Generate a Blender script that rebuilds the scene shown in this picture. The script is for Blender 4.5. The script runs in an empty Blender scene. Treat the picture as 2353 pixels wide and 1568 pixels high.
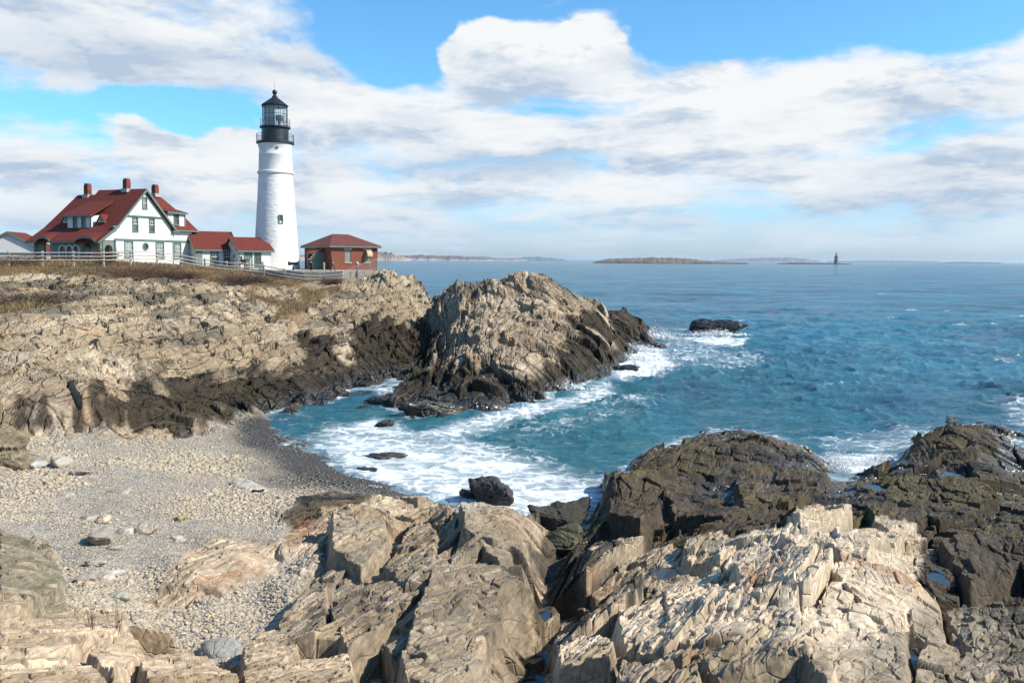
import bpy, bmesh, math, random
import numpy as np
from mathutils import Vector, Matrix
from mathutils.geometry import tessellate_polygon
R = math.radians
SC = bpy.context.scene
COL = SC.collection
rng = np.random.default_rng(7)
random.seed(7)
# ------------------------------------------------------------------ camera
H = 10.0                      # eye height above the sea (metres)
FPX = 1882.0                  # focal length for a 2352 px wide picture
PITCH = math.atan(0.066)
ROLL = 0.0064
VP = 720.3                    # row of the optical axis on that picture (lens shift)
CP, SP = math.cos(PITCH), math.sin(PITCH)
FW_ = np.array([0, CP, -SP]); UP0 = np.array([0, SP, CP]); RT0 = np.array([1.0, 0, 0])
RT_ = math.cos(ROLL)*RT0+math.sin(ROLL)*UP0; UP_ = -math.sin(ROLL)*RT0+math.cos(ROLL)*UP0
cam_d = bpy.data.cameras.new("camera")
cam = bpy.data.objects.new("camera", cam_d)
COL.objects.link(cam)
cam.matrix_world = Matrix(((RT_[0], UP_[0], -FW_[0], 0), (RT_[1], UP_[1], -FW_[1], 0), (RT_[2], UP_[2], -FW_[2], H), (0, 0, 0, 1)))
cam_d.sensor_width = 36.0
cam_d.lens = 36.0*FPX/2352
cam_d.shift_y = -(784-VP)/2352
cam_d.clip_start = 0.5
cam_d.clip_end = 90000
SC.camera = cam

def ray(u, v):
    return FW_+(u-1176)/FPX*RT_+(VP-v)/FPX*UP_
def hor(u): return 588.6+0.0064*u
def P(u, v, z):               # surveyed point: bearing and dip from the viewpoint, known height
    d = ray(u, v); t = (z-H)/d[2]
    return np.array([d[0]*t, d[1]*t, z])
def Q(u, v, y):               # surveyed point: bearing and dip, known distance
    d = ray(u, v); t = y/d[1]
    return np.array([d[0]*t, y, H+d[2]*t])
def D(u, y, z):               # surveyed point: bearing, distance and height over a level eye line
    return Q(u, 603.6+(H-z)*FPX/y, y)

# ------------------------------------------------------------------ numpy noise
U32 = np.uint32
def h2(ix, iy, s):
    n = (ix.astype(np.int64).astype(U32)*U32(73856093)) ^ (iy.astype(np.int64).astype(U32)*U32(19349663)) ^ U32((s*83492791) & 0xffffffff)
    n = (n ^ (n >> U32(13)))*U32(1274126177)
    n = (n ^ (n >> U32(15)))*U32(2246822519)
    n = n ^ (n >> U32(16))
    return (n.astype(np.float32))*np.float32(1/4294967296.0)
def vn(x, y, s=0):            # smooth value noise, -1..1
    ix, iy = np.floor(x), np.floor(y)
    fx, fy = (x-ix).astype(np.float32), (y-iy).astype(np.float32)
    fx = fx*fx*fx*(fx*(fx*6-15)+10); fy = fy*fy*fy*(fy*(fy*6-15)+10)
    a, b, c, d = h2(ix, iy, s), h2(ix+1, iy, s), h2(ix, iy+1, s), h2(ix+1, iy+1, s)
    return (a+(b-a)*fx+(c-a)*fy+(a-b-c+d)*fx*fy)*2-1
def fbm(x, y, s=0, o=4, g=0.5):
    r, am, t = 0, 1.0, 0
    for k in range(o):
        r = r+am*vn(x*2**k+17.3*k, y*2**k-9.1*k, s+k); t += am; am *= g
    return r/t
def vor(a, b, seed):          # cell noise: F2-F1, offsets from the cell centre, three random numbers of the cell
    ia, ib = np.floor(a), np.floor(b)
    f1 = np.full(a.shape, 9.0, np.float32); f2 = f1.copy()
    da = np.zeros(a.shape, np.float32); db = da.copy(); ca = da.copy(); cb = da.copy()
    for i in (-1, 0, 1):
        for j in (-1, 0, 1):
            ja, jb = ia+i, ib+j
            pa = (ja+0.2+0.6*h2(ja, jb, seed)-a).astype(np.float32)
            pb = (jb+0.2+0.6*h2(ja, jb, seed+1)-b).astype(np.float32)
            dd = np.sqrt(pa*pa+pb*pb)
            near = dd < f1
            f2 = np.where(near, f1, np.minimum(f2, dd)); f1 = np.where(near, dd, f1)
            da = np.where(near, -pa, da); db = np.where(near, -pb, db)
            ca = np.where(near, ja, ca); cb = np.where(near, jb, cb)
    return f2-f1, da, db, h2(ca, cb, seed+2), h2(ca, cb, seed+3), h2(ca, cb, seed+4)
def sst(x, a, b):
    t = np.clip((x-a)/(b-a), 0, 1); return t*t*(3-2*t)
def polysd(px, py, poly):     # signed distance to a polygon, negative inside
    poly = np.asarray(poly, float); n = len(poly)
    d = np.full(px.shape, 1e9); ins = np.zeros(px.shape, bool)
    for i in range(n):
        ax, ay = poly[i]; bx, by = poly[(i+1) % n]
        ex, ey = bx-ax, by-ay
        t = np.clip(((px-ax)*ex+(py-ay)*ey)/(ex*ex+ey*ey+1e-12), 0, 1)
        d = np.minimum(d, (px-ax-t*ex)**2+(py-ay-t*ey)**2)
        if ay != by:
            c = ((ay > py) != (by > py)) & (px < (bx-ax)*(py-ay)/(by-ay)+ax)
            ins ^= c
    d = np.sqrt(d)
    return np.where(ins, -d, d)

# ------------------------------------------------------------------ objects
def tag(o, label=None, cat=None, group=None, kind=None):
    if label: o["label"] = label
    if cat: o["category"] = cat
    if group: o["group"] = group
    if kind: o["kind"] = kind
    return o
def empty(name, loc, label=None, cat=None, group=None, rz=0):
    o = bpy.data.objects.new(name, None); COL.objects.link(o)
    o.location = loc; o.rotation_euler = (0, 0, rz); o.empty_display_size = 0.3
    return tag(o, label, cat, group)
def link(name, me, mat=None, parent=None):
    o = bpy.data.objects.new(name, me); COL.objects.link(o)
    if mat is not None: me.materials.append(mat)
    if parent is not None: o.parent = parent
    return o
def npmesh(name, V, F, smooth=False):
    """vertices (n,3) and faces (m,k), quickly"""
    me = bpy.data.meshes.new(name)
    V = np.ascontiguousarray(V, np.float32); F = np.ascontiguousarray(F, np.int32)
    m, k = F.shape
    me.vertices.add(len(V)); me.vertices.foreach_set("co", V.ravel())
    me.loops.add(m*k); me.loops.foreach_set("vertex_index", F.ravel())
    me.polygons.add(m); me.polygons.foreach_set("loop_start", np.arange(0, m*k, k, dtype=np.int32))
    try: me.polygons.foreach_set("loop_total", np.full(m, k, np.int32))
    except Exception: pass
    me.polygons.foreach_set("use_smooth", np.full(m, smooth, bool))
    me.update(calc_edges=True)
    return me
def vcol(me, C, name="tint"):
    a = me.color_attributes.new(name, 'FLOAT_COLOR', 'POINT')
    C4 = np.ones((len(me.vertices), 4), np.float32); C4[:, :C.shape[1]] = C
    a.data.foreach_set("color", C4.ravel())
def vfloat(me, A, name):
    a = me.attributes.new(name, 'FLOAT', 'POINT'); a.data.foreach_set("value", np.ascontiguousarray(A, np.float32))

class NT:                      # small helper round a node tree
    def __init__(s, tree): s.t = tree; s.t.nodes.clear()
    def n(s, typ, **kw):
        x = s.t.nodes.new(typ)
        for k, v in kw.items():
            if k.startswith('i_'):
                key = k[2:]
                key = int(key) if key.isdigit() else key.replace('_', ' ')
                s.set(x.inputs[key], v)
            else: setattr(x, k, v)
        return x
    def set(s, sock, v):
        if hasattr(v, 'is_output') or isinstance(v, bpy.types.NodeSocket): s.t.links.new(v, sock)
        else: sock.default_value = v
    def math(s, op, a, b=0.0, c=None, clamp=False):
        x = s.n('ShaderNodeMath', operation=op, use_clamp=clamp)
        s.set(x.inputs[0], a); s.set(x.inputs[1], b)
        if c is not None: s.set(x.inputs[2], c)
        return x.outputs[0]
    def mix(s, f, a, b, typ='MIX'):
        x = s.n('ShaderNodeMix', data_type='RGBA', blend_type=typ)
        s.set(x.inputs[0], f); s.set(x.inputs[6], a); s.set(x.inputs[7], b)
        return x.outputs[2]
    def ramp(s, f, a, b, c=0.0, d=1.0, smooth=True):
        x = s.n('ShaderNodeMapRange', interpolation_type='SMOOTHSTEP' if smooth else 'LINEAR')
        s.set(x.inputs[0], f); s.set(x.inputs[1], a); s.set(x.inputs[2], b); s.set(x.inputs[3], c); s.set(x.inputs[4], d)
        return x.outputs[0]
    def noise(s, vec, scale, detail=4, rough=0.55, dist=0.0):
        x = s.n('ShaderNodeTexNoise'); s.set(x.inputs['Vector'], vec)
        s.set(x.inputs['Scale'], scale); s.set(x.inputs['Detail'], detail); s.set(x.inputs['Roughness'], rough); s.set(x.inputs['Distortion'], dist)
        return x.outputs[0]
    def vscale(s, vec, sc):
        x = s.n('ShaderNodeVectorMath', operation='MULTIPLY'); s.set(x.inputs[0], vec); x.inputs[1].default_value = sc
        return x.outputs[0]
def rgb(r, g, b): return (r, g, b, 1)
MATS = {}
def plain(name, col, rough=0.6, var=0.12, scale=3.0, metal=0.0, bump=0.0, bscale=20.0, stretch=(1, 1, 1), spec=0.5):
    """procedural surface: one base colour broken up by noise"""
    if name in MATS: return MATS[name]
    m = bpy.data.materials.new(name); m.use_nodes = True
    t = NT(m.node_tree)
    o = t.n('ShaderNodeOutputMaterial'); b = t.n('ShaderNodeBsdfPrincipled')
    t.t.links.new(b.outputs[0], o.inputs[0])
    tc = t.n('ShaderNodeTexCoord').outputs['Object']
    v = t.vscale(tc, stretch)
    f = t.noise(v, scale, 5)
    col = tuple(c*0.78 for c in col)
    lo = tuple(c*(1-var) for c in col)+(1,); hi = tuple(min(1, c*(1+var)) for c in col)+(1,)
    t.set(b.inputs['Base Color'], t.mix(t.ramp(f, 0.3, 0.7), lo, hi))
    b.inputs['Roughness'].default_value = rough; b.inputs['Metallic'].default_value = metal
    b.inputs['Specular IOR Level'].default_value = spec
    if bump:
        bp = t.n('ShaderNodeBump'); bp.inputs['Strength'].default_value = bump; bp.inputs['Distance'].default_value = 0.05
        t.set(bp.inputs['Height'], t.noise(v, bscale, 5)); t.t.links.new(bp.outputs[0], b.inputs['Normal'])
    MATS[name] = m
    return m
SKY_TINT0 = (0.70, 0.90, 1.30); SKY_TINT = (0.62, 1.13, 1.36)
SKY_BLOBS = [(350, 350, 75, 55, .5), (522, 345, 55, 60, .5), (420, 240, 160, 25, -.15), (1250, 135, 230, 75, 0.70), (1400, 85, 90, 60, 0.45), (1090, 155, 100, 55, 0.4), (120, 130, 330, 130, 0.24), (500, 150, 420, 90, 0.17), (450, 50, 330, 40, .10),
  (1300, 290, 700, 100, 0.19), (2000, 250, 600, 100, 0.19), (1700, 390, 900, 100, 0.15), (2200, 430, 400, 60, 0.2), (400, 450, 700, 110, 0.16), (900, 260, 300, 90, .2),
  (1700, 60, 420, 110, -0.45), (2200, 60, 330, 120, -0.4), (900, 100, 170, 130, -0.62), (1620, 80, 190, 80, -0.35), (1250, 246, 330, 20, -0.16), (1200, 500, 1500, 80, 0.10), (250, 275, 460, 50, -0.28), (60, 5, 260, 30, -0.2), (1000, 20, 300, 50, -.3), (2200, 320, 250, 35, -.08), (1250, 265, 160, 14, -.1)]
SKY_SHADE = [(1250, 205, 220, 40, 0.5), (1150, 385, 420, 40, 0.45), (120, 190, 260, 70, 0.35), (500, 190, 300, 60, .3), (1250, 90, 230, 60, -0.7), (1300, 225, 600, 45, -.3), (2000, 200, 500, 50, -.35), (90, 60, 200, 50, -.3), (2050, 470, 500, 60, .3)]
CL_LIT = (0.965, 0.985, 1.0); CL_DARK = (0.50, 0.62, 0.78); CL_LOW = (0.50, 0.68, 0.88); CL_STR = 0.635
SUN_E = 5.0; EXPO = 0.6
HAZE_D = 3.2e-5
# ------------------------------------------------------------------ sky, sun, view
SUN_AZ, SUN_EL = R(103), R(41)          # clockwise from the view direction
W = bpy.data.worlds.new("World"); SC.world = W; W.use_nodes = True
t = NT(W.node_tree)
wo = t.n('ShaderNodeOutputWorld')
sky = t.n('ShaderNodeTexSky', sky_type='NISHITA', sun_disc=False)
sky.sun_elevation = SUN_EL; sky.sun_rotation = SUN_AZ
sky.altitude = 10; sky.air_density = 1.0; sky.dust_density = 0.6; sky.ozone_density = 2.0
bg1 = t.n('ShaderNodeBackground'); bg1.inputs[1].default_value = 0.106
dirv = t.n('ShaderNodeTexCoord').outputs['Generated']
sx = t.n('ShaderNodeSeparateXYZ'); t.set(sx.inputs[0], dirv)
az = t.math('ARCTAN2', sx.outputs[0], sx.outputs[1])
el = t.math('ARCSINE', sx.outputs[2])
tint = t.mix(1.0, sky.outputs[0], t.mix(t.ramp(el, 0.0, 0.16), rgb(*SKY_TINT0), rgb(*SKY_TINT)), 'MULTIPLY')
t.set(bg1.inputs[0], tint)
# stretch towards the horizon, where the cloud layers are seen edge-on
els = t.math('POWER', t.math('MAXIMUM', el, 0.0), 0.75)
cv = t.n('ShaderNodeCombineXYZ'); t.set(cv.inputs[0], az); t.set(cv.inputs[1], el)
cs = t.n('ShaderNodeCombineXYZ'); t.set(cs.inputs[0], az); t.set(cs.inputs[1], t.math('MULTIPLY', els, 1.5)); cs.inputs[2].default_value = 0.37
warpn = t.n('ShaderNodeTexNoise'); t.set(warpn.inputs['Vector'], cs.outputs[0]); warpn.inputs['Scale'].default_value = 9; warpn.inputs['Detail'].default_value = 6
wv = t.n('ShaderNodeVectorMath', operation='MULTIPLY_ADD'); t.set(wv.inputs[0], warpn.outputs['Color']); wv.inputs[1].default_value = (0.13, 0.075, 0); wv.inputs[2].default_value = (-0.065, -0.0375, 0)
wadd = t.n('ShaderNodeVectorMath', operation='ADD'); t.set(wadd.inputs[0], wv.outputs[0]); t.set(wadd.inputs[1], cv.outputs[0])
def blobs(lst, vec):
    acc = None
    for (u, v, ru, rv, st) in lst:
        sub = t.n('ShaderNodeVectorMath', operation='SUBTRACT'); t.set(sub.inputs[0], vec)
        sub.inputs[1].default_value = (math.atan((u-1176)/FPX), math.atan((hor(u)-v)/FPX), 0)
        mul = t.n('ShaderNodeVectorMath', operation='MULTIPLY'); t.set(mul.inputs[0], sub.outputs[0]); mul.inputs[1].default_value = (FPX/ru, FPX/rv, 0)
        ln = t.n('ShaderNodeVectorMath', operation='LENGTH'); t.set(ln.inputs[0], mul.outputs[0])
        f = t.ramp(ln.outputs['Value'], 0.25, 1.3, st, 0.0)
        acc = f if acc is None else t.math('ADD', acc, f)
    return acc
BL = SKY_BLOBS
bl = blobs(BL, wadd.outputs[0])
def dens(off):
    a = t.n('ShaderNodeVectorMath', operation='ADD'); t.set(a.inputs[0], cs.outputs[0]); a.inputs[1].default_value = off
    v1 = t.vscale(a.outputs[0], (1.0, 1.55, 1.0))
    return t.noise(v1, 5.8, 10, 0.60, 0.25)
d0 = dens((0, 0, 0)); d1 = dens((0.012, 0.016, 0))
# overhead (outside the picture) the cloud thins to a mostly clear sky
thin = t.ramp(el, 0.32, 0.5, 0.0, -0.22)
dd = t.math('ADD', t.math('ADD', d0, bl), thin)
alpha = t.math('MULTIPLY', t.ramp(dd, 0.40, 0.70), t.ramp(el, -0.002, 0.035, 0.85, 1.0))
thick = t.ramp(dd, 0.50, 0.95)
edge = t.math('SUBTRACT', d0, d1)                      # tops that face the sun are brighter
lit = t.ramp(edge, -0.05, 0.05)
g2 = t.noise(t.vscale(cs.outputs[0], (1.0, 2.0, 1)), 7.5, 8, 0.6)
shade = t.math('MULTIPLY', t.ramp(g2, 0.38, 0.66), t.math('SUBTRACT', 1.0, t.math('MULTIPLY', lit, 0.55)))
shade = t.math('ADD', shade, blobs(SKY_SHADE, wadd.outputs[0]), clamp=True)
ccol = t.mix(shade, rgb(*CL_LIT), rgb(*CL_DARK))
low = t.ramp(el, 0.0, 0.09, 1.0, 0.0)
ccol = t.mix(t.math('MULTIPLY', low, 0.62), ccol, rgb(*CL_LOW))
bg2 = t.n('ShaderNodeBackground'); t.set(bg2.inputs[0], ccol); bg2.inputs[1].default_value = CL_STR
mx = t.n('ShaderNodeMixShader'); t.set(mx.inputs[0], alpha)
t.t.links.new(bg1.outputs[0], mx.inputs[1]); t.t.links.new(bg2.outputs[0], mx.inputs[2]); t.t.links.new(mx.outputs[0], wo.inputs[0])
sl = bpy.data.lights.new("sun", 'SUN'); sl.energy = SUN_E; sl.angle = R(0.5); sl.color = (1.0, 0.92, 0.79)
so = bpy.data.objects.new("sun", sl); COL.objects.link(so)
sd = Vector((math.sin(SUN_AZ)*math.cos(SUN_EL), math.cos(SUN_AZ)*math.cos(SUN_EL), math.sin(SUN_EL)))
so.rotation_euler = (-sd).to_track_quat('-Z', 'Y').to_euler(); so.location = (40, -30, 60)
vs = SC.view_settings; vs.view_transform = 'Standard'; vs.look = 'None'; vs.gamma = 1; vs.exposure = EXPO
SC.cycles.use_denoising = True
SC.cycles.max_bounces = 6; SC.cycles.diffuse_bounces = 3; SC.cycles.glossy_bounces = 3; SC.cycles.transmission_bounces = 4; SC.cycles.transparent_max_bounces = 8
SC.cycles.caustics_reflective = False; SC.cycles.caustics_refractive = False
# ------------------------------------------------------------------ the lie of the land: surveyed points
CPTS = []
def addQ(s):
    for q in s.split():
        u, v, d = map(float, q.split(','))
        w = min(max((v-680)/80, 0), 1)
        CPTS.append(Q(u, v, d*(1-w+w*(v-603.6)/(v-hor(u)) if w else 1)))
def addP(s):
    for q in s.split():
        u, v, z = map(float, q.split(',')); CPTS.append(P(u, v, z))
def addD(s):
    for q in s.split():
        u, y, z = map(float, q.split(',')); CPTS.append(D(u, y, z))
# headland
addQ("0,640,80 0,700,62 0,780,52 0,850,47 0,920,42.5 0,1000,40 100,625,86 100,680,68 100,760,55 100,850,47 100,900,43.5 100,945,41.5 100,1000,40.2 "
     "200,618,88 200,680,70 200,760,57 200,840,49.5 200,900,44.5 200,940,43 190,990,41.5 300,614,90 300,680,72 300,760,59 300,840,51 300,900,47.5 300,950,45 300,1000,42 "
     "400,614,93 400,680,75 400,740,64 400,830,54 400,890,50.5 400,930,48.5 420,1000,42.7 500,645,88 500,700,73 500,770,62 500,830,57 500,880,54 500,915,52 520,975,47.2 "
     "600,660,88 600,720,73 600,780,65 600,840,60 600,868,58.7 590,958,53 700,668,90 700,720,78 700,780,68 700,828,63.5 700,850,62.3 700,935,57.4 "
     "800,660,92 800,700,84 800,750,76 800,785,71.5 800,815,69.5 800,895,64 860,645,96 860,690,88 860,740,81 870,765,77.5 870,872,70.5 920,680,97 920,720,92 920,748,88 915,832,81 "
     "965,685,104 965,710,101 965,745,97 940,792,85.5")
addD("-300,90,10.1 -300,125,9.6 0,89,9.95 0,125,9.6 100,90,9.95 100,125,9.6 200,91,9.95 200,125,9.6 300,93,9.9 300,125,9.6 400,97,9.5 400,125,9.4 470,98,9.3 521,98,8.95 568,98,8.75 606,98,8.55 653,98,8.05 696,98,7.75 742,98,7.7 786,97.5,7.9 "
     "560,115,9.2 620,115,9 700,104,8.6 800,104,8.6 700,125,8.6 850,112,8.6 870,100,8.9 885,98.6,9.2 893,99,9.35 905,99,9.2 911,99.5,7.6 940,112,7.7 972,113,7.5 986,112,6 1000,108,4.7 1004,114,2 1008,119,-1 960,124,2 960,131,-2 900,122,7 900,136,2 880,145,-1 800,150,5 0,150,9 -300,150,9 300,150,9 600,150,8 1003,118,-1 "
     "-300,15,4 -300,25,2.6 -300,35,2.4 -300,45,5 -300,60,7 -300,75,8.6")
# gully
addQ("880,882,66 910,842,73 940,795,85 975,745,98 992,722,105")
# middle rock
addQ("1045,662,90 1060,655,92 1110,640,90 1150,629,90 1190,626,90 1230,631,91 1265,643,92 1300,663,93 1350,686,96 1385,698,98 1440,709,106 1478,730,108 1490,748,110 1008,725,88 1002,702,95 1020,692,92 "
     "1050,720,82 1040,790,73 1120,700,82 1190,690,84 1190,740,77 1200,800,68.5 1120,780,71 1280,720,85 1280,790,72 1350,740,87 1350,790,77 1420,740,98 1430,780,91 1000,850,67 930,872,64 1000,900,59.5 885,922,57.5 1060,900,59 1100,870,62.5 1200,860,62.5 1300,850,67 1250,898,60 1170,903,59 1050,925,55.5 960,938,53.5 1100,922,56")
addP("870,955,-.4 960,980,-.4 1050,955,-.4 1090,960,-.4 1180,928,-.4 1290,912,-.5 1380,882,-.5 1412,852,-.5 1445,826,-.5 1500,785,-.5 1515,752,-.6")
addD("1050,99,3 1050,108,-1 1190,101,4 1190,112,-1.5 1300,103,2 1300,113,-1.5 1400,114,0 1440,121,-1.5 1110,110,-1 1200,150,-3 1700,150,-3 2352,150,-3 2700,150,-3 2352,60,-3 2700,60,-3")
# sea bed and water line
addP("1200,1000,-2 1000,1040,-.8 1500,900,-2.5 1700,850,-2.5 2000,900,-2.5 1400,1000,-2.2 1700,945,-2 2200,900,-2 2340,850,-2.5 1300,1100,-1.0 1100,1080,-.7 900,1020,-.6 1600,750,-2.5 1800,700,-2.5 1900,1000,-2 2050,1000,-1.5 1600,965,-1 1760,965,-1 1900,1050,-.5 2000,1060,-.5 2080,1056,-.4 2010,1078,-.3 1950,1086,-.3 2185,930,-1 2330,985,-.4 "
     "600,975,-.02 700,1018,-.02 760,1060,-.02 800,1095,-.02 870,1117,-.02 960,1142,-.02 1060,1173,-.02 1150,1186,-.02 1230,1196,-.02 720,1000,-.25 850,1060,-.3 1000,1110,-.3 1150,1150,-.3 800,960,-.4 860,915,-.2 700,955,-.15")
# beach
addP("450,1020,.8 550,1020,.5 620,1060,.45 650,1120,.55 720,1110,.25 100,1040,1.55 250,1060,1.4 400,1100,1.15 520,1150,.95 600,1200,1.0 100,1130,1.7 300,1180,1.55 0,1180,1.9 200,1280,1.9 430,1250,1.5 350,1350,1.8 450,1440,1.8 400,1500,1.9 600,1350,1.5 650,1320,1.45 0,1100,1.8 -300,1100,2.3 150,1350,1.95")
# near rocks
addP("60,1330,2.1 0,1390,2.8 150,1392,2.85 285,1402,2.6 300,1445,2.3 100,1470,3.4 250,1500,3.1 0,1550,4 300,1560,3.6 450,1560,3.2 550,1545,2.8 680,1525,2.8 800,1525,2.8 800,1568,3.4 "
     "330,1400,2.05 450,1330,2.08 400,1265,1.82 500,1235,1.68 640,1262,1.68 640,1330,1.75 550,1290,1.95 330,1330,1.72 560,1385,1.62 700,1180,1.15 740,1230,1.5 750,1150,.9 850,1142,.6 "
     "640,1450,2.0 565,1500,2.2 700,1400,2.3 690,1352,1.9 740,1290,2.0 760,1240,1.9 770,1192,1.8 820,1172,2.2 870,1182,2.0 890,1262,1.6 920,1230,1.3 1000,1172,.6 950,1210,1.2 1062,1160,1.9 1100,1155,2.1 1180,1192,1.9 1230,1218,1.1 1000,1200,1.5 1000,1280,2.0 900,1340,2.0 850,1400,2.5 950,1320,2.3 1130,1262,2.7 1210,1290,2.5 1230,1350,2.2 1080,1340,2.9 1000,1420,2.9 1100,1430,3.0 1200,1420,2.2 920,1460,2.8 800,1450,2.4 950,1540,3.0 1100,1540,3.0 1180,1560,2.5 "
     "1255,1232,.4 1290,1300,.5 1290,1350,.7 1252,1420,.9 1230,1500,1.05 1215,1560,1.4 "
     "1330,1290,1.5 1350,1260,1.1 1400,1240,1.2 1300,1400,1.7 1280,1500,2.3 1300,1560,3.0 1450,1280,1.9 1600,1260,2.3 1700,1250,2.6 1750,1240,2.9 1840,1200,3.1 1930,1210,2.9 2010,1240,2.8 2110,1260,2.4 2120,1300,2.6 2050,1340,3.1 1900,1290,3.2 1750,1330,3.4 1600,1350,2.9 1450,1400,2.7 1500,1480,3.4 1700,1450,3.9 1900,1400,3.9 2050,1430,3.5 1400,1530,3.5 1600,1560,4.3 1850,1560,4.6 2080,1500,3.7")
addQ("1388,1178,32 1402,1090,31.8 1470,1082,33 1500,1180,29 1600,1190,28.5 1440,1230,27 1540,1062,36 1568,1034,38 1680,1012,39 1760,1022,39 1800,1045,38.6 1860,1045,38.8 1905,1090,37.4 1640,1120,33.5 1750,1110,34 1850,1110,34 "
     "1980,1115,33 2040,1086,36 2090,1082,35.5 2130,1072,37.5 2122,1004,41 2190,974,42 2235,990,42 2300,1020,42 2350,1060,40 2250,1080,36 2350,1150,31 1900,1180,28.5 2050,1180,28 2200,1220,25.5 2350,1250,23.5 2250,1350,19.5 2150,1420,17.5 2350,1420,17 2200,1560,12.8 2352,1560,12.3")
addD("2700,40,-.5 2700,25,1.5 2600,13,3.5 0,10,4.6 600,10,4.2 1200,10,4.0 1800,10,5 2352,10,4.6 -300,10,4.8 2700,10,4.5 0,7.5,5 1200,7.5,5 2352,7.5,5")
CPTS = np.array(CPTS)
KU, KL = 1.0, 0.42
def kc(x, y): return KU*x/y, KL*np.log(y)
kx, ky = kc(CPTS[:, 0], CPTS[:, 1])
def kern(r): return np.sqrt(r*r+0.008**2)
A = kern(np.hypot(kx[:, None]-kx[None], ky[:, None]-ky[None]))-0.004*np.eye(len(kx))*0.5
n_ = len(kx)
M_ = np.zeros((n_+3, n_+3)); M_[:n_, :n_] = A; M_[:n_, n_] = 1; M_[:n_, n_+1] = kx; M_[:n_, n_+2] = ky; M_[n_:, :n_] = M_[:n_, n_:].T
wgt = np.linalg.solve(M_, np.concatenate([CPTS[:, 2], np.zeros(3)]))
GX = np.linspace(-1.10, 1.20, 560); GY = np.linspace(KL*math.log(5.5), KL*math.log(165), 420)
gx, gy = np.meshgrid(GX, GY)
GZ = np.zeros(gx.shape)
for i in range(n_): GZ += wgt[i]*kern(np.hypot(gx-kx[i], gy-ky[i]))
GZ += wgt[n_]+wgt[n_+1]*gx+wgt[n_+2]*gy
def bilin(G, a, b):
    fa = np.clip((a-GX[0])/(GX[1]-GX[0]), 0, len(GX)-1.001); fb = np.clip((b-GY[0])/(GY[1]-GY[0]), 0, len(GY)-1.001)
    ia, ib = fa.astype(int), fb.astype(int); fa = fa-ia; fb = fb-ib
    return (G[ib, ia]*(1-fa)+G[ib, ia+1]*fa)*(1-fb)+(G[ib+1, ia]*(1-fa)+G[ib+1, ia+1]*fa)*fb
def base_h(x, y):
    a, b = kc(x, y); return bilin(GZ, a, b)
def hit(u, v, dz=0.0, zmin=-9):
    """where the line of sight (u, v) meets the land raised by dz"""
    d = ray(u, v)
    ys = np.exp(np.linspace(math.log(8), math.log(150), 1500))
    x = d[0]/d[1]*ys; z = H+d[2]/d[1]*ys
    hh = base_h(x, ys)+dz
    k = np.argmax(z <= hh)
    if z[k] > hh[k]: k = len(ys)-1
    return np.array([x[k], ys[k], z[k]])
def plan(s, dz=0.0):
    """polygon of sighted ground points -> polygon in the map coordinates used by the zones"""
    out = []
    for q in s.split():
        u, v = map(float, q.split(','))[:2] if False else [float(c) for c in q.split(',')][:2]
        p = hit(u, v, dz); out.append(kc(p[0], p[1]))
    return out
def zone(x, y, poly, soft=0.012):
    a, b = kc(x, y)
    return sst(-polysd(a, b, poly), -soft, soft)

BEACH = [plan("-200,1120 0,1102 38,1085 45,1018 200,1003 340,1008 430,1002 545,972 620,958 760,1000 950,1100 1240,1190 1240,1202 1060,1190 1000,1160 870,1150 860,1130 760,1130 680,1150 640,1180 640,1238 500,1228 400,1272 310,1400 150,1392 158,1330 120,1262 0,1235 -200,1225"),
         plan("305,1395 420,1402 560,1362 650,1312 735,1268 690,1350 640,1432 545,1505 460,1525 400,1482 290,1440")]
GRASS = [plan("-250,606 0,604 300,604 480,612 640,628 780,645 790,660 700,660 640,665 560,655 470,650 400,640 300,635 250,632 180,628 100,625 0,640 -250,650"),
         plan("-60,720 60,690 130,670 120,700 60,712 0,722"), plan("560,665 660,690 720,700 700,715 640,700 560,690"),
         plan("690,655 790,645 850,640 790,665 760,670 690,720 640,735 620,730 690,690")]
DIRT = plan("690,640 800,640 870,612 870,635 800,655 700,660")
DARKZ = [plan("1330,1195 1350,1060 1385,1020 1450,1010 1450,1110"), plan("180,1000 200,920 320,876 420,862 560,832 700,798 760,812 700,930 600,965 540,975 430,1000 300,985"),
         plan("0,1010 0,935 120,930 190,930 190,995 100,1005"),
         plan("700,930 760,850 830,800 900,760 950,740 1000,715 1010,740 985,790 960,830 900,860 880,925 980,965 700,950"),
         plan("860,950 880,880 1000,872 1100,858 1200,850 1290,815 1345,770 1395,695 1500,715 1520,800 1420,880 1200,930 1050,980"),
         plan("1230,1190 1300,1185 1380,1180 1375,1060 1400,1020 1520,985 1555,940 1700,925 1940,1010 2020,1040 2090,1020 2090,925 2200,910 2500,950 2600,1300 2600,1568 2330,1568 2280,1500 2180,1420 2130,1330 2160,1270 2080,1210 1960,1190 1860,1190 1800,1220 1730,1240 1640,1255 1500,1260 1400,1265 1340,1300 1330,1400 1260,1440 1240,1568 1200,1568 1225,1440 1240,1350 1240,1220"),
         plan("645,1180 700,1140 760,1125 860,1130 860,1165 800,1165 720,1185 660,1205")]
GREY = [plan("560,1500 700,1330 740,1290 900,1330 1000,1180 1060,1150 1240,1215 1240,1350 1225,1568 820,1568 800,1500 650,1500"),
        plan("0,1240 60,1230 130,1290 160,1340 130,1380 0,1385")]
PALE = [plan("1260,1568 1260,1500 1350,1440 1450,1400 1560,1350 1700,1250 1840,1195 1960,1205 2120,1260 2130,1330 2090,1420 2090,1500 1950,1568")]
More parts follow.
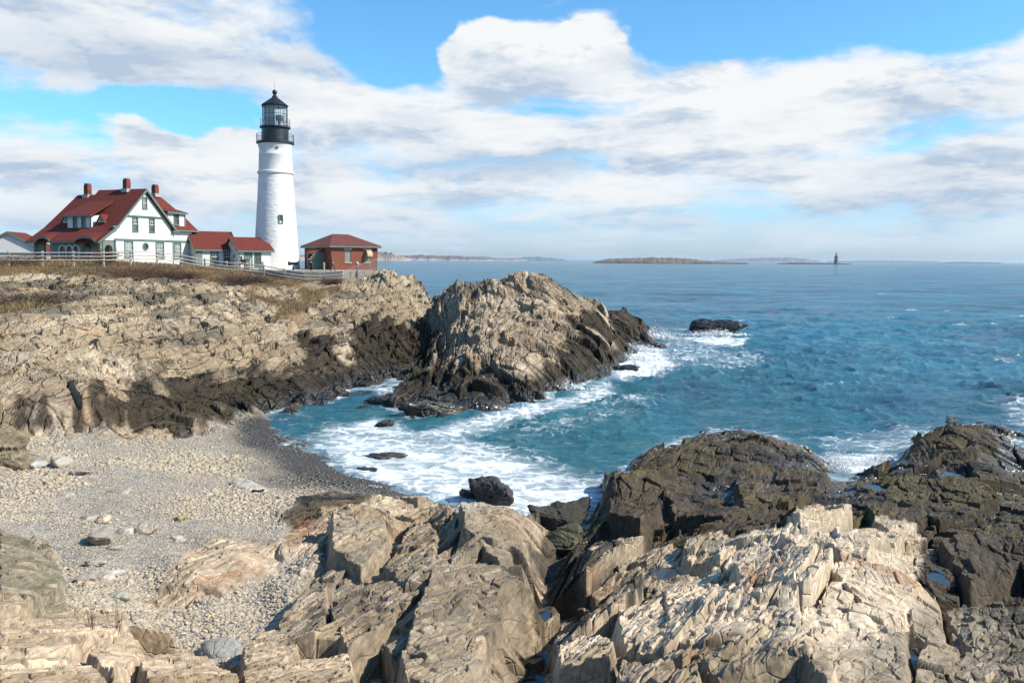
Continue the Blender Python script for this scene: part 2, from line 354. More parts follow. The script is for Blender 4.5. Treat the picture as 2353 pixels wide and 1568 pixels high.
OCHRE = [plan("0,1395 290,1385 300,1450 420,1500 560,1540 820,1500 820,1568 0,1568"), plan("330,1400 400,1270 500,1228 650,1260 660,1330 560,1370 430,1405"), plan("640,1260 650,1190 740,1150 770,1240 730,1290 660,1300")]

# ------------------------------------------------------------------ beds, joints and blocks
SX, SY = 0.38, 0.925                     # strike of the beds on the map
def blocks(x, y, z, LA, LB, amp, seed, dip=0.6, bias=0.25, tilt=0.55, crack=0.22, cw=0.16, line=0.12, lw=0.05, warp=0.10):
    wx = warp*LA*vn(x/LA*0.8, y/LA*0.8, seed+50); wy = warp*LA*vn(x/LA*0.8+31, y/LA*0.8, seed+51)
    xx, yy = x+wx*0.5, y+wy*0.5
    a = (xx*SX+yy*SY)/LA; b = ((xx*SY-yy*SX)+dip*z)/LB
    e, da, db, r1, r2, r3 = vor(a, b, seed)
    lev = 0.45*vn(a*0.45, b*0.45, seed+60)
    s = sst(e, 0.0, cw)
    top = (r1-0.5)*1.5+(r2-0.5)*tilt*2*da+((r3-0.5)*tilt*2+bias)*db*1.3
    return amp*(top*s+(lev-crack)*(1-s)-line*(1-sst(e, 0.3*lw, lw))), r1
ROCK_TAN = (0.37, 0.28, 0.185); ROCK_PALE = (0.52, 0.42, 0.30); ROCK_PALE2 = (0.58, 0.47, 0.345); ROCK_GREY = (0.25, 0.215, 0.165); ROCK_GREY2 = (0.215, 0.178, 0.132)
ROCK_OCHRE = (0.49, 0.375, 0.265); ROCK_DARK = (0.070, 0.053, 0.035); ROCK_WET = (0.022, 0.022, 0.022); ROCK_OLIVE = (0.10, 0.08, 0.032)
SLABS = [("0,1228,.9 60,1230,1.1 118,1275,.9 148,1325,.5 125,1368,.3 60,1385,.5 0,1385,.6", 4.0),
  ("762,1182,.35 820,1168,.4 880,1185,.35 888,1258,.3 830,1300,.3 765,1250,.3", 3.5), ("1062,1160,.3 1110,1154,.3 1190,1200,.3 1218,1262,.25 1150,1275,.3 1068,1230,.3", 4.0),
  ("1000,1302,.35 1130,1264,.4 1212,1292,.35 1228,1332,.3 1150,1450,.3 1040,1495,.5 935,1490,.4 960,1400,.35", 3.5), ("760,1400,.35 858,1332,.35 920,1340,.3 905,1420,.35 800,1475,.45", 4.0),
  ("885,1300,.25 950,1200,.2 1000,1215,.3 990,1290,.3 920,1330,.3", 3.0), ("925,1500,.3 1080,1480,.3 1110,1530,.3 1000,1562,.35 930,1545,.3", 3.0), ("640,1440,.3 720,1330,.3 755,1330,.3 740,1440,.3 660,1490,.35", 4.0), ("560,1490,.3 640,1440,.35 680,1490,.3 640,1520,.3 565,1520,.35", 4.0),
  ("560,1545,.25 700,1508,.3 800,1505,.3 812,1566,.35 570,1568,.3", 4.0), ("0,1392,.2 190,1388,.2 290,1402,.3 288,1436,.3 150,1490,.25 0,1505,.2", 3.5), ("210,1500,.3 298,1452,.3 330,1500,.3 262,1545,.3", 3.5), ("0,1520,.25 150,1500,.3 240,1545,.3 200,1568,.25 0,1568,.25", 3.0), ("320,1510,.3 430,1500,.3 540,1545,.3 500,1568,.3 340,1560,.3", 3.5),
  ("1392,1104,.15 1410,1092,.2 1500,1092,.3 1515,1180,.35 1470,1215,.3 1402,1180,.45", 5.0), ("1570,1012,0.05 1680,990,0.10 1760,1006,0.05 1775,1075,0.05 1640,1100,0.05 1580,1060,0.05", 3.5), ("1520,1120,0.00 1600,1105,0.00 1640,1180,0.05 1560,1215,0.05", 3.5), ("2122,990,0.15 2186,957,0.35 2232,978,0.25 2242,1040,0.15 2140,1055,0.15", 5.0), ("1690,1090,-0.05 1860,1090,0.00 1900,1150,0.00 1720,1190,0.00", 3.0), ("1980,1150,0.00 2100,1120,0.05 2160,1180,0.05 2040,1220,0.00", 3.0), ("2160,1230,.3 2280,1220,.3 2350,1290,.3 2230,1340,.3", 3.0), ("2170,1400,.3 2300,1380,.3 2352,1480,.3 2260,1530,.3", 3.0), ("1640,1200,.2 1780,1180,.25 1800,1215,.25 1660,1245,.25", 3.5),
  ("1700,1262,.35 1760,1236,.4 1800,1300,.35 1760,1350,.35 1690,1310,.3", 3.5), ("1790,1232,.25 1900,1207,.3 2000,1240,.3 1990,1285,.3 1880,1275,.25", 3.0), ("1900,1302,.25 2040,1282,.3 2118,1330,.35 2085,1378,.35 1980,1370,.3", 3.5), ("1530,1350,.3 1700,1332,.3 1830,1400,.3 1850,1500,.3 1650,1530,.3 1540,1450,.3", 2.5), ("1272,1462,.4 1400,1455,.45 1402,1508,.45 1290,1530,.5", 4.5), ("1850,1390,.25 1980,1400,.3 2078,1470,.3 2078,1550,.35 1900,1562,.3 1830,1480,.3", 3.0), ("1420,1400,.3 1520,1370,.3 1530,1440,.35 1440,1470,.35", 3.5), ("1430,1520,.3 1600,1540,.3 1600,1568,.3 1420,1568,.3", 3.0)]
FLATS = ["330,1425 300,1400 330,1370 400,1262 500,1215 640,1235 650,1330 560,1370 430,1412", "640,1240 650,1180 720,1140 860,1125 860,1165 760,1180 740,1280 660,1320"]
PITS = [(1228, 1505, 0.26, 0.21), (1216, 1555, .22, 0.23), (1532, 1300, 0.26, 0.21), (1880, 1292, 0.28, 0.24), (1652, 1126, 0.34, 0.19), (1516, 1166, 0.28, 0.19), (2150, 1306, 0.24, 0.21), (2105, 1352, 0.22, 0.23), (2088, 1478, 0.18, 0.21), (1890, 1165, 0.34, 0.19), (2010, 1112, .36, 0.17), (2190, 1080, .36, 0.19), (1250, 1400, .18, 0.19), (1180, 1165, .3, 0.15)]
FOREGROUND = [(3, "-260,1215 0,1225 70,1232 140,1290 165,1340 150,1392 300,1382 300,1445 420,1500 560,1535 640,1520 830,1500 830,1640 -260,1640"),
  (4, "330,1425 300,1400 330,1370 400,1262 500,1215 640,1235 640,1180 680,1140 860,1120 870,1155 800,1170 760,1180 745,1270 660,1320 560,1370 430,1412"),
  (5, "830,1640 800,1505 640,1520 560,1540 530,1510 630,1430 690,1340 740,1275 760,1185 820,1160 870,1150 1000,1150 1060,1140 1235,1195 1255,1240 1290,1310 1275,1400 1240,1500 1230,1640"),
  (6, "1225,1640 1240,1500 1275,1400 1300,1310 1350,1255 1500,1258 1640,1250 1730,1240 1840,1190 1960,1195 2130,1255 2140,1330 2130,1400 2150,1480 2190,1640"),
  (7, "1225,1200 1300,1180 1375,1180 1380,1070 1540,1045 1555,970 1700,960 1935,1060 1935,1100 1960,1190 1840,1192 1730,1240 1500,1258 1350,1255 1300,1310 1255,1240")]
LANDINFO = {0: ("headland", None, None, 'structure'), 1: ("rock_islet", "big pale rock mass rising from the surf beyond the gully, dark at its foot", "rock", None),
  2: ("rock_ledge", "dark brown jagged ledge running along the right edge of the photo beside the surf", "rock", None),
  3: ("rock_ledge", "ochre layered ledge with mossy boulder in the bottom left corner", "rock", None),
  4: ("rock_slab", "low smooth tan slab with rust stains lying in the shingle beach", "rock", None),
  5: ("rock_outcrop", "grey brown craggy outcrop of tilted slabs between the shingle and the narrow gully", "rock", None),
  6: ("rock_outcrop", "pale cream cracked outcrop in the right foreground with tide pools", "rock", None),
  7: ("rock_outcrop", "dark weedy outcrop with steep left face beside the foaming cove", "rock", None),
  9: ("beach", None, None, 'structure')}
LOWZ = ["1000,690 995,715 960,790 915,850 870,900 850,930 860,975 960,1000 1100,985 1250,940 1440,880 1540,800 1540,720 1440,690 1300,645 1180,612 1040,645", "1380,1180 1385,1070 1540,1045 1555,970 1700,960 1935,1060 1935,1100 1960,1190 1840,1192 1600,1200", "1935,1060 2100,1040 2100,950 2200,935 2450,1000 2450,1250 2200,1200 1960,1190"]
MOSSY = [plan("-250,1215 0,1222 65,1226 125,1270 165,1335 140,1375 60,1385 0,1385 -250,1385", .5)]
WEED = [plan("95,1345 120,1310 165,1330 170,1370 110,1385 40,1385 0,1378 0,1365", .25)]
STRIPED = [plan("1265,1330 1350,1265 1500,1262 1560,1300 1520,1390 1400,1440 1330,1490 1255,1500"), plan("1230,1330 1160,1300 1180,1400 1120,1500 1230,1450"), plan("720,1440 860,1410 900,1450 800,1510 720,1500")]
RUSTY = [plan("1700,1330 1760,1318 1850,1325 1800,1360 1740,1390 1690,1370"), plan("640,1230 700,1190 760,1200 700,1250 650,1275"), plan("480,1330 600,1300 640,1330 560,1365 430,1400 380,1395")]
MIDTONE = [plan("2060,1500 2130,1420 2280,1395 2352,1440 2480,1568 2480,1640 1930,1640 1960,1560"), plan("1560,1568 1700,1530 1900,1560 1900,1640 1560,1640")]
NC = 1180
TX = np.concatenate([np.linspace(-1.0, -0.65, 80)[:-1], np.linspace(-0.65, 0.65, NC-118), np.linspace(0.65, 1.10, 100)[1:]])
NC = len(TX)
LY = np.concatenate([np.linspace(math.log(6.2), math.log(9.2), 120)[:-1], np.linspace(math.log(9.2), math.log(50), 1200)[:-1], np.linspace(math.log(50), math.log(150), 680)]); NR0 = len(LY)
Y0 = np.exp(LY)[:, None]*np.ones((1, NC)); X0 = TX[None]*Y0
def near_w(y): return 1-sst(np.log(y), math.log(42.5), math.log(52))
def rockmask(x, y):
    m = np.ones(x.shape)
    wob = 0.012*fbm(x/y*40, np.log(y)*25, 3, 3)
    a, b = kc(x, y)
    for pz in BEACH: m = np.minimum(m, sst(polysd(a, b, pz)+wob, -0.004, 0.012))
    return m
LOWS = [plan(s_) for s_ in LOWZ]
FLAT = [plan(s_) for s_ in FLATS]
def height0(X, Y):
    nw = near_w(Y)
    s = 0.5+2.5*(1-near_w(Y))
    wx = X+0.45*s*fbm(X/s*0.3, Y/s*0.3, 11, 2); wy = Y+0.45*s*fbm(X/s*0.3+50, Y/s*0.3, 12, 2)
    h = base_h(wx, wy)
    rm = rockmask(X, Y)
    a, b = kc(X, Y)
    soft = np.zeros(X.shape)
    for g in GRASS: soft = np.maximum(soft, sst(-polysd(a, b, g)+0.012*fbm(X*0.4, Y*0.15, 5, 3), -0.006, 0.01))
    soft = np.maximum(soft, sst(Y-np.interp(X/Y, [-.65, -.5, -.42, -.35], [84, 86, 93, 97]), -1.5, 1.5)*(a < -0.19))
    flat = np.zeros(X.shape)
    for g in FLAT: flat = np.maximum(flat, sst(-polysd(a, b, g), -0.01, 0.01))
    low = np.zeros(X.shape)
    for g in LOWS: low = np.maximum(low, (0.15 if g is LOWS[0] else 0.6)*sst(-polysd(a, b, g), -0.015, 0.015))
    k = rm*(1-0.93*soft)*(1-0.72*flat)*(1-0.45*low)*np.where(Y < 52, sst(h, -0.45, 0.25), 1)
    far = np.zeros(X.shape); i = nw < 0.999
    z = h
    f1, _ = blocks(X[i], Y[i], z[i], 9.0, 3.4, 0.75, 100, dip=0.9, cw=0.09, tilt=0.5, line=.6, lw=.11)
    f2, _ = blocks(X[i], Y[i], z[i], 3.6, 1.5, 0.46, 110, dip=0.9, cw=0.11, tilt=.7, line=.5, lw=.15)
    wi = sst(-polysd(a[i], b[i], LOWS[0]), -0.01, 0.01)
    f3, _ = blocks(X[i], Y[i], z[i], 3.2, 2.3, 0.75, 140, dip=2.2, cw=0.10, tilt=.5, line=.45, lw=.12, warp=.2)
    qt = (z[i]-0.17*X[i]+0.45*fbm(X[i]/14, Y[i]/22, 73, 3)+0.12*fbm(X[i]/2.5, Y[i]/5, 74, 2))/0.85
    fl = np.floor(qt); ter = 0.85*((fl+sst(qt-fl, 0.80, 1.0))-qt)*sst(fbm(X[i]/9, Y[i]/16, 75, 2), -0.55, 0.1)*sst(z[i], 1.2, 2.2)
    far[i] = f1*(1-.45*wi)*(.5+.5*wi)+f2*(1-wi)*.75+f3*wi+0.85*ter*(1-wi)
    nea = np.zeros(X.shape); i = nw > 0.001
    g1, _ = blocks(X[i], Y[i], z[i], 3.8, 2.0, 0.50, 200, dip=0.8, bias=0.24, cw=0.055, tilt=.5, line=.45, lw=.06)
    g2, _ = blocks(X[i], Y[i], z[i], 1.3, 0.75, 0.13, 210, dip=0.8, bias=0.3, cw=0.08, tilt=.9, line=0.7, lw=.1)
    nea[i] = g1+g2
    h = h+k*(nw*nea+(1-nw)*far)
    return h, rm, soft
Z0, RM0, SO0 = height0(X0, Y0)
POOLS = []
for sl_ in SLABS:                       # the large single blocks of the foreground
    pts = []
    for q in sl_[0].split():
        c = [float(c) for c in q.split(',')]
        pts.append(hit(c[0], c[1], c[2]))
    pts = np.array(pts)
    ctr = pts.mean(0); k_ = np.linalg.lstsq(np.c_[pts[:, :2]-ctr[:2], np.ones(len(pts))], pts[:, 2], rcond=None)[0]
    lo, hi = pts[:, :2].min(0)-1.2, pts[:, :2].max(0)+1.2
    j = (X0 > lo[0]) & (X0 < hi[0]) & (Y0 > lo[1]) & (Y0 < hi[1])
    px, py = X0[j], Y0[j]
    sc_ = ctr[1]/20
    sd_ = polysd(px, py, pts[:, :2])+0.09*sc_*fbm(px/sc_*2.2, py/sc_*2.2, int(ctr[0]*10) & 255, 4)
    steep = sl_[1] if len(sl_) > 1 else 3.0
    pl = k_[0]*(px-ctr[0])+k_[1]*(py-ctr[1])+k_[2]
    st_, _ = blocks(px, py, pl, 1.3*sc_, 0.5*sc_, 0.10*sc_, 300, bias=0.2)
    pl = pl+st_-steep*np.maximum(sd_, 0)
    Z0[j] = np.maximum(Z0[j], pl)
for (u_, v_, r_, dp_) in PITS:          # hollows that hold tide pools
    c_ = hit(u_, v_)
    j = (np.abs(X0-c_[0]) < 3*r_) & (np.abs(Y0-c_[1]) < 5*r_)
    al_ = (X0[j]-c_[0])*SX+(Y0[j]-c_[1])*SY; ac_ = (X0[j]-c_[0])*SY-(Y0[j]-c_[1])*SX
    rr_ = np.sqrt((al_/(1.9*r_))**2+(ac_/r_)**2)+0.35*fbm(X0[j]*1.5, Y0[j]*1.5, 77, 3)
    zl = c_[2]-dp_
    Z0[j] = np.minimum(Z0[j], zl-0.12+0.9*r_*np.maximum(rr_-0.75, 0)**1.5*2.2)
    ring = (rr_ > 0.95) & (rr_ < 1.9); zj = Z0[j]; zj[ring] = np.maximum(zj[ring], zl+0.03+0.05*fbm(X0[j][ring]*3, Y0[j][ring]*3, 78, 3)); Z0[j] = zj
    POOLS.append((c_[0], c_[1], zl, r_))
# beach: gentle hollows
Z0 = Z0+(1-RM0)*0.05*fbm(X0*0.6, Y0*0.6, 41, 4)
X, Y, Z, RM, SO = X0, Y0, Z0, RM0, SO0; NR = NR0
def normals(X, Y, Z):
    ax, ay, az = [np.gradient(q, axis=0) for q in (X, Y, Z)]; bx, by, bz = [np.gradient(q, axis=1) for q in (X, Y, Z)]
    n = np.stack([by*az-bz*ay, bz*ax-bx*az, bx*ay-by*ax], -1)
    n /= np.linalg.norm(n, axis=-1, keepdims=True)+1e-9
    n *= np.where(n[..., 2:3] < 0, -1, 1)
    return n
NRM = normals(X, Y, Z)
def blur(a, r):
    for ax in (0, 1):
        p = np.pad(a, [(r, r) if i == ax else (0, 0) for i in range(a.ndim)], mode='edge'); s = 0
        for i in range(2*r+1): s = s+np.take(p, range(i, i+a.shape[ax]), axis=ax)
        a = s/(2*r+1)
    return a
NRM = blur(NRM, 2); NRM /= np.linalg.norm(NRM, axis=-1, keepdims=True)+1e-9
nw = near_w(Y)
disp = np.zeros(X.shape); tone = np.zeros(X.shape)
i = nw > 0.001
g3, t3 = blocks(X[i], Y[i], Z[i], 0.6, 0.26, 0.040, 220, dip=1.0, bias=0.3, cw=0.10, tilt=.8, line=0.6, lw=.14)
g4, t4 = blocks(X[i], Y[i], Z[i], 0.24, 0.09, 0.009, 230, dip=1.0, bias=0.3, cw=0.2)
bed = (X*SY-Y*SX)+0.9*Z
al = X*SX+Y*SY
g5 = 0.004*vn(bed[i]/0.07, al[i]/1.1, 61)+0.006*fbm(X[i]*2.5, (Y[i]+Z[i])*2.5, 62, 4)
disp[i] += nw[i]*(g3+g4+g5); tone[i] += nw[i]*(0.6*t3+0.4*t4)
i = nw < 0.999
g3, t3 = blocks(X[i], Y[i], Z[i], 0.75, 0.35, 0.06, 130, dip=1.1, cw=0.16, tilt=.8, line=.5, lw=.16)
g5 = 0.03*vn(bed[i]/0.22, al[i]/3.0, 63)+0.03*fbm(X[i]*1.2, (Y[i]+Z[i])*1.2, 64, 4)
g2, t2 = blocks(X[i], Y[i], Z[i], 1.7, 0.8, 0.20, 120, dip=1.0, cw=0.10, tilt=.8, line=.5, lw=.12)
disp[i] += (1-nw[i])*(g2+g3+g5); tone[i] += (1-nw[i])*(.5*t3+.5*t2)
slope = np.maximum(np.abs(np.gradient(Z, axis=0)/np.gradient(Y, axis=0)), np.abs(np.gradient(Z, axis=1)/np.gradient(X, axis=1)))
slope = blur(slope, 1)
disp *= RM*(1-0.9*SO)*(1-0.88*sst(slope*np.where(Y > 45, .6, 1), 0.8, 2.2))
PX, PY, PZ = X+NRM[..., 0]*disp, Y+NRM[..., 1]*disp, Z+NRM[..., 2]*disp

# ------------------------------------------------------------------ what the rock is made of (its own colours)
def lerp(c, col, w): return c*(1-w[..., None])+np.array(col)[None, None]*w[..., None]
ka, kb = kc(X, Y)
wob = 0.02*fbm(X/Y*35, np.log(Y)*14, 71, 4)
wob = np.where(Y > 45, 0.5*wob+0.024*fbm(bed/1.3, al/5.5, 72, 5), wob)
def zs(polys, soft=0.012, wb=1.0):
    m = np.zeros(X.shape)
    for p in polys: m = np.maximum(m, sst(-polysd(ka, kb, p)+wob*wb, -soft, soft))
    return m
big = fbm(X/6, Y/6, 81, 4); mid = fbm(bed/0.8, al/4, 82, 4); fine = fbm(bed/0.12, al/1.2, 83, 3); spot = fbm(X*2.3, Y*2.3+Z, 84, 4)
C = np.ones(X.shape+(3,))*np.array(ROCK_TAN)
C = lerp(C, ROCK_PALE, sst(big+0.6*mid, -0.25, 0.45)*0.75)
C = lerp(C, ROCK_GREY, sst(mid*0.7-big*0.5+0.5*spot, 0.05, 0.5)*0.6)
zp = zs(PALE); C = lerp(C, ROCK_PALE2, zp*0.8)
zg = zs(GREY); C = lerp(C, ROCK_GREY2, zg*(0.45+0.4*sst(mid+0.5*spot, -0.3, 0.4)))
zo = zs(OCHRE); C = lerp(C, ROCK_OCHRE, zo*(0.45+0.45*sst(mid+spot, -0.5, 0.6)))
zm = zs(MOSSY); C = lerp(C, (0.20, 0.175, 0.125), zm*.7); C = lerp(C, (0.055, 0.085, 0.02), zs(WEED)*sst(spot+0.4*mid, -0.1, 0.35)*.55)
C = lerp(C, (0.33, 0.17, 0.075), sst(fbm(X/2.2, Y/2.2, 85, 4)+0.3*fine, 0.30, 0.58)*(0.30+0.45*zo+0.30*zp)*(1-0.35*zg))
strk = fbm(bed/0.28, al/2.6, 99, 3)
C *= (1+(0.30+0.25*zg-0.12*zp)*(strk+0.6*mid))[..., None]
C *= (0.80+0.45*tone[..., None])*(1+0.17*fine[..., None])*(1+0.22*spot[..., None])
up = sst(Y, 46, 56)*(1-zs(DARKZ, .02)); wth = sst(fbm(bed/1.6, al/5, 94, 4)+0.55*fbm(X/5, Y/9, 95, 4)+0.25*spot, 0.12-0.20*sst(Z, 5, 7), 0.38-0.16*sst(Z, 5, 7))
C = lerp(C, (0.135, 0.118, 0.09), up*wth*0.8)
lich = sst(fbm(X/3, Y/3, 86, 5)+0.6*spot, 0.25, 0.6)*sst(Y, 50, 62)*sst(Z, 5.0, 7.5)*sst(-X, 4, 20)
C = lerp(C, (0.085, 0.075, 0.04), lich*0.8)
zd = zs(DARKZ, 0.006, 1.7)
tide = 1-sst(Z+0.8*big+0.35*spot, 0.55, 1.9)
tide = np.where(Y > 45, 1-sst(Z+0.6*big+0.3*spot+0.3*mid, 1.0, 2.3), 0.55*tide*zd)
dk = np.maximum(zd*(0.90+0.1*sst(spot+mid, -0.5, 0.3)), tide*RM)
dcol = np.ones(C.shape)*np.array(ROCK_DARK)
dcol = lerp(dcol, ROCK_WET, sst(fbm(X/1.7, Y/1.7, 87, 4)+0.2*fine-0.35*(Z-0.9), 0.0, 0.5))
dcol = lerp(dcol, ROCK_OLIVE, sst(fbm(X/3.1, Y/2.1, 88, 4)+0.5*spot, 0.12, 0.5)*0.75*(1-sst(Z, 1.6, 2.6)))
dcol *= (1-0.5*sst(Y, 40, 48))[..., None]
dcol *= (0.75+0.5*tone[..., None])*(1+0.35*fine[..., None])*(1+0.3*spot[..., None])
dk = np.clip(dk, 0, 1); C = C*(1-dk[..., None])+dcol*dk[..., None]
wq = zs(STRIPED, .01); C = lerp(C, (0.045, 0.040, 0.034), wq*sst(strk+0.5*spot+0.4*mid, -0.25, 0.10)*0.9)
wq = zs(RUSTY, .006, .6); C = lerp(C, (0.27, 0.135, 0.07), wq*sst(spot+0.5*mid+0.4*strk, -0.4, 0.35)*0.7)
wq = zs(MIDTONE, .012); C = lerp(C, (0.20, 0.168, 0.122), wq*(0.6+0.3*spot).clip(0, 1))
# grass, soil, beach
gr = np.clip(SO*1.1, 0, 1)
gcol = lerp(np.ones(C.shape)*np.array((0.21, 0.135, 0.055)), (0.12, 0.07, 0.035), sst(fbm(X/2, Y/4, 89, 4), -0.2, 0.4))
gcol = lerp(gcol, (0.11, 0.11, 0.035), sst(fbm(X/3, Y/3, 90, 4), 0.15, 0.5)*0.6)
gcol = lerp(gcol, (0.40, 0.30, 0.20), sst(-polysd(ka, kb, DIRT)+wob, -0.01, 0.01))
C = C*(1-gr[..., None])+gcol*gr[..., None]
bm = 1-RM
bcol = np.ones(C.shape)*np.array((0.40, 0.365, 0.315))
bcol *= (1+0.25*fbm(X*3, Y*3, 91, 4)[..., None])*(1+0.2*fbm(X/2, Y/2, 92, 3)[..., None])
wetb = 1-sst(Z+0.12*fbm(X/2, Y/2, 93, 3), 0.25, 0.75)
bcol = lerp(bcol, (0.07, 0.065, 0.06), wetb)
C = C*(1-bm[..., None])+bcol*bm[..., None]
C = np.clip(C*0.74, 0.006, 0.6)
wet = np.clip(np.maximum(dk*(1-sst(Z+0.5*spot, 0.2, 1.3)), wetb*bm), 0, 1)

# ------------------------------------------------------------------ materials of the ground
def ground_mat(name, kind):
    m = bpy.data.materials.new(name); m.use_nodes = True
    t = NT(m.node_tree); o = t.n('ShaderNodeOutputMaterial'); b = t.n('ShaderNodeBsdfPrincipled'); t.t.links.new(b.outputs[0], o.inputs[0])
    vc = t.n('ShaderNodeVertexColor', layer_name='tint').outputs[0]
    at = t.n('ShaderNodeAttribute', attribute_name='wet').outputs['Fac']
    tc = t.n('ShaderNodeTexCoord').outputs['Object']
    rt = t.n('ShaderNodeMapping'); t.set(rt.inputs[0], tc); rt.inputs['Rotation'].default_value = (0.0, R(38), math.atan2(SX, SY))
    sv = t.vscale(rt.outputs[0], (1.0, 0.10, 1.0))
    if kind != 'beach':
        n1 = t.noise(sv, 9, 7, 0.62); n2 = t.noise(tc, 5.5, 9, 0.68)
        f = t.math('MULTIPLY', t.ramp(n1, 0.3, 0.72, 0.76, 1.20), t.ramp(n2, 0.3, 0.7, 0.74, 1.22))
        col = t.mix(1.0, vc, vc, 'MIX'); cc = t.n('ShaderNodeVectorMath', operation='SCALE'); t.set(cc.inputs[0], vc); t.set(cc.inputs['Scale'], f)
        vor_ = t.n('ShaderNodeTexVoronoi', feature='DISTANCE_TO_EDGE'); t.set(vor_.inputs['Vector'], t.vscale(rt.outputs[0], (1, .4, 1))); vor_.inputs['Scale'].default_value = 2.6
        h = t.math('ADD', t.math('MULTIPLY', n1, 0.28), t.math('ADD', t.math('MULTIPLY', n2, 0.42), t.math('MULTIPLY', t.ramp(vor_.outputs[0], 0, 0.05), 0.6)))
        bp = t.n('ShaderNodeBump'); bp.inputs['Strength'].default_value = 0.6; bp.inputs['Distance'].default_value = 0.05; t.set(bp.inputs['Height'], h)
        if kind == 'cliff':
            n3 = t.noise(sv, 2.6, 8, 0.66); v3 = t.n('ShaderNodeTexVoronoi', feature='DISTANCE_TO_EDGE'); t.set(v3.inputs['Vector'], t.vscale(rt.outputs[0], (1, .35, 1))); v3.inputs['Scale'].default_value = 0.95
            bp.inputs['Distance'].default_value = 0.30; bp.inputs['Strength'].default_value = 0.8
            t.set(bp.inputs['Height'], t.math('ADD', t.math('MULTIPLY', n3, 0.8), t.math('ADD', t.math('MULTIPLY', n2, 0.3), t.math('MULTIPLY', t.ramp(v3.outputs[0], 0, 0.06), 0.5))))
    else:
        n1 = t.n('ShaderNodeTexVoronoi'); t.set(n1.inputs['Vector'], tc); n1.inputs['Scale'].default_value = 13
        n2 = t.noise(tc, 30, 4, 0.6)
        f = t.math('MULTIPLY', t.ramp(n1.outputs['Color'], 0.1, 0.9, 0.6, 1.3), t.ramp(n2, 0.3, 0.7, 0.75, 1.2))
        cc = t.n('ShaderNodeVectorMath', operation='SCALE'); t.set(cc.inputs[0], vc); t.set(cc.inputs['Scale'], f)
        bp = t.n('ShaderNodeBump'); bp.inputs['Strength'].default_value = 0.8; bp.inputs['Distance'].default_value = 0.05; t.set(bp.inputs['Height'], t.math('SUBTRACT', n2, n1.outputs['Distance']))
    t.set(b.inputs['Base Color'], cc.outputs[0]); t.t.links.new(bp.outputs[0], b.inputs['Normal'])
    t.set(b.inputs['Roughness'], t.ramp(at, 0.2, 0.9, 0.85, 0.32)); t.set(b.inputs['Specular IOR Level'], t.ramp(at, 0.2, 0.9, 0.25, 0.55))
    return m
M_ROCK = ground_mat("weathered_rock", 'rock'); M_ROCKF = ground_mat("cliff_rock", 'cliff'); M_BEACH = ground_mat("shingle", 'beach')
# ------------------------------------------------------------------ cut the land into its landforms
idx = np.arange(NR*NC).reshape(NR, NC)
F = np.stack([idx[:-1, :-1], idx[:-1, 1:], idx[1:, 1:], idx[1:, :-1]], -1).reshape(-1, 4)
VX = np.stack([PX, PY, PZ], -1).reshape(-1, 3)
fc = lambda a: a.reshape(-1)[F].mean(1)
fx, fy, fz = fc(X), fc(Y), VX[:, 2][F].max(1)
fa, fb = kc(fx, fy)
keep = fz > -0.75
lab = np.full(len(F), 0)                                   # headland
midp = plan("1000,690 995,715 960,790 915,850 870,900 850,930 860,975 960,1000 1100,985 1250,940 1440,880 1540,800 1540,700 1440,690 1300,640 1180,610 1040,640")
mid_back = [kc(*D(1040, 112, 0)[:2]), kc(*D(1500, 125, 0)[:2])]
mp = plan("1001,700 995,722 962,790 915,850 872,900 850,940 860,985 960,1005 1100,990 1250,945 1440,885 1545,800")
mp = mp+[kc(*D(1560, 125, 0)[:2]), kc(*D(1100, 125, 0)[:2]), kc(*D(1015, 112, 0)[:2])]
lab[polysd(fa, fb, mp) < 0] = 1
nearf = fy < 0
sep = [(-0.9, 39.6), (-0.65, 39.6), (-0.45, 43), (-0.28, 52), (-0.16, 58), (-0.1, 50), (0, 48), (0.9, 48)]
ylim = np.interp(fx/fy, [s_[0] for s_ in sep], [s_[1] for s_ in sep])
fr = (fy < ylim) & (lab == 0); lab[fr] = 2
brm = fc(RM) < 0.5
lab[brm & (lab != 1)] = 9
for k_, poly in FOREGROUND:
    s_ = polysd(fa, fb, plan(poly)) < 0
    lab[(lab == 2) & s_] = k_
LANDS = {}
for k_, (name, label, cat, kind) in LANDINFO.items():
    sel = keep & (lab == k_)
    if not sel.any(): continue
    ids, inv = np.unique(F[sel], return_inverse=True)
    me = npmesh(name, VX[ids], inv.reshape(-1, 4), smooth=False)
    vcol(me, C.reshape(-1, 3)[ids]); vfloat(me, wet.reshape(-1)[ids], 'wet')
    o = link(name, me, M_BEACH if k_ == 9 else M_ROCKF if k_ in (0, 1) else M_ROCK)
    tag(o, label, cat, None, kind); LANDS[k_] = o
SEA_A = (0.011, 0.080, 0.135); SEA_B = (0.042, 0.195, 0.280); SEA_T = (0.020, 0.128, 0.158)
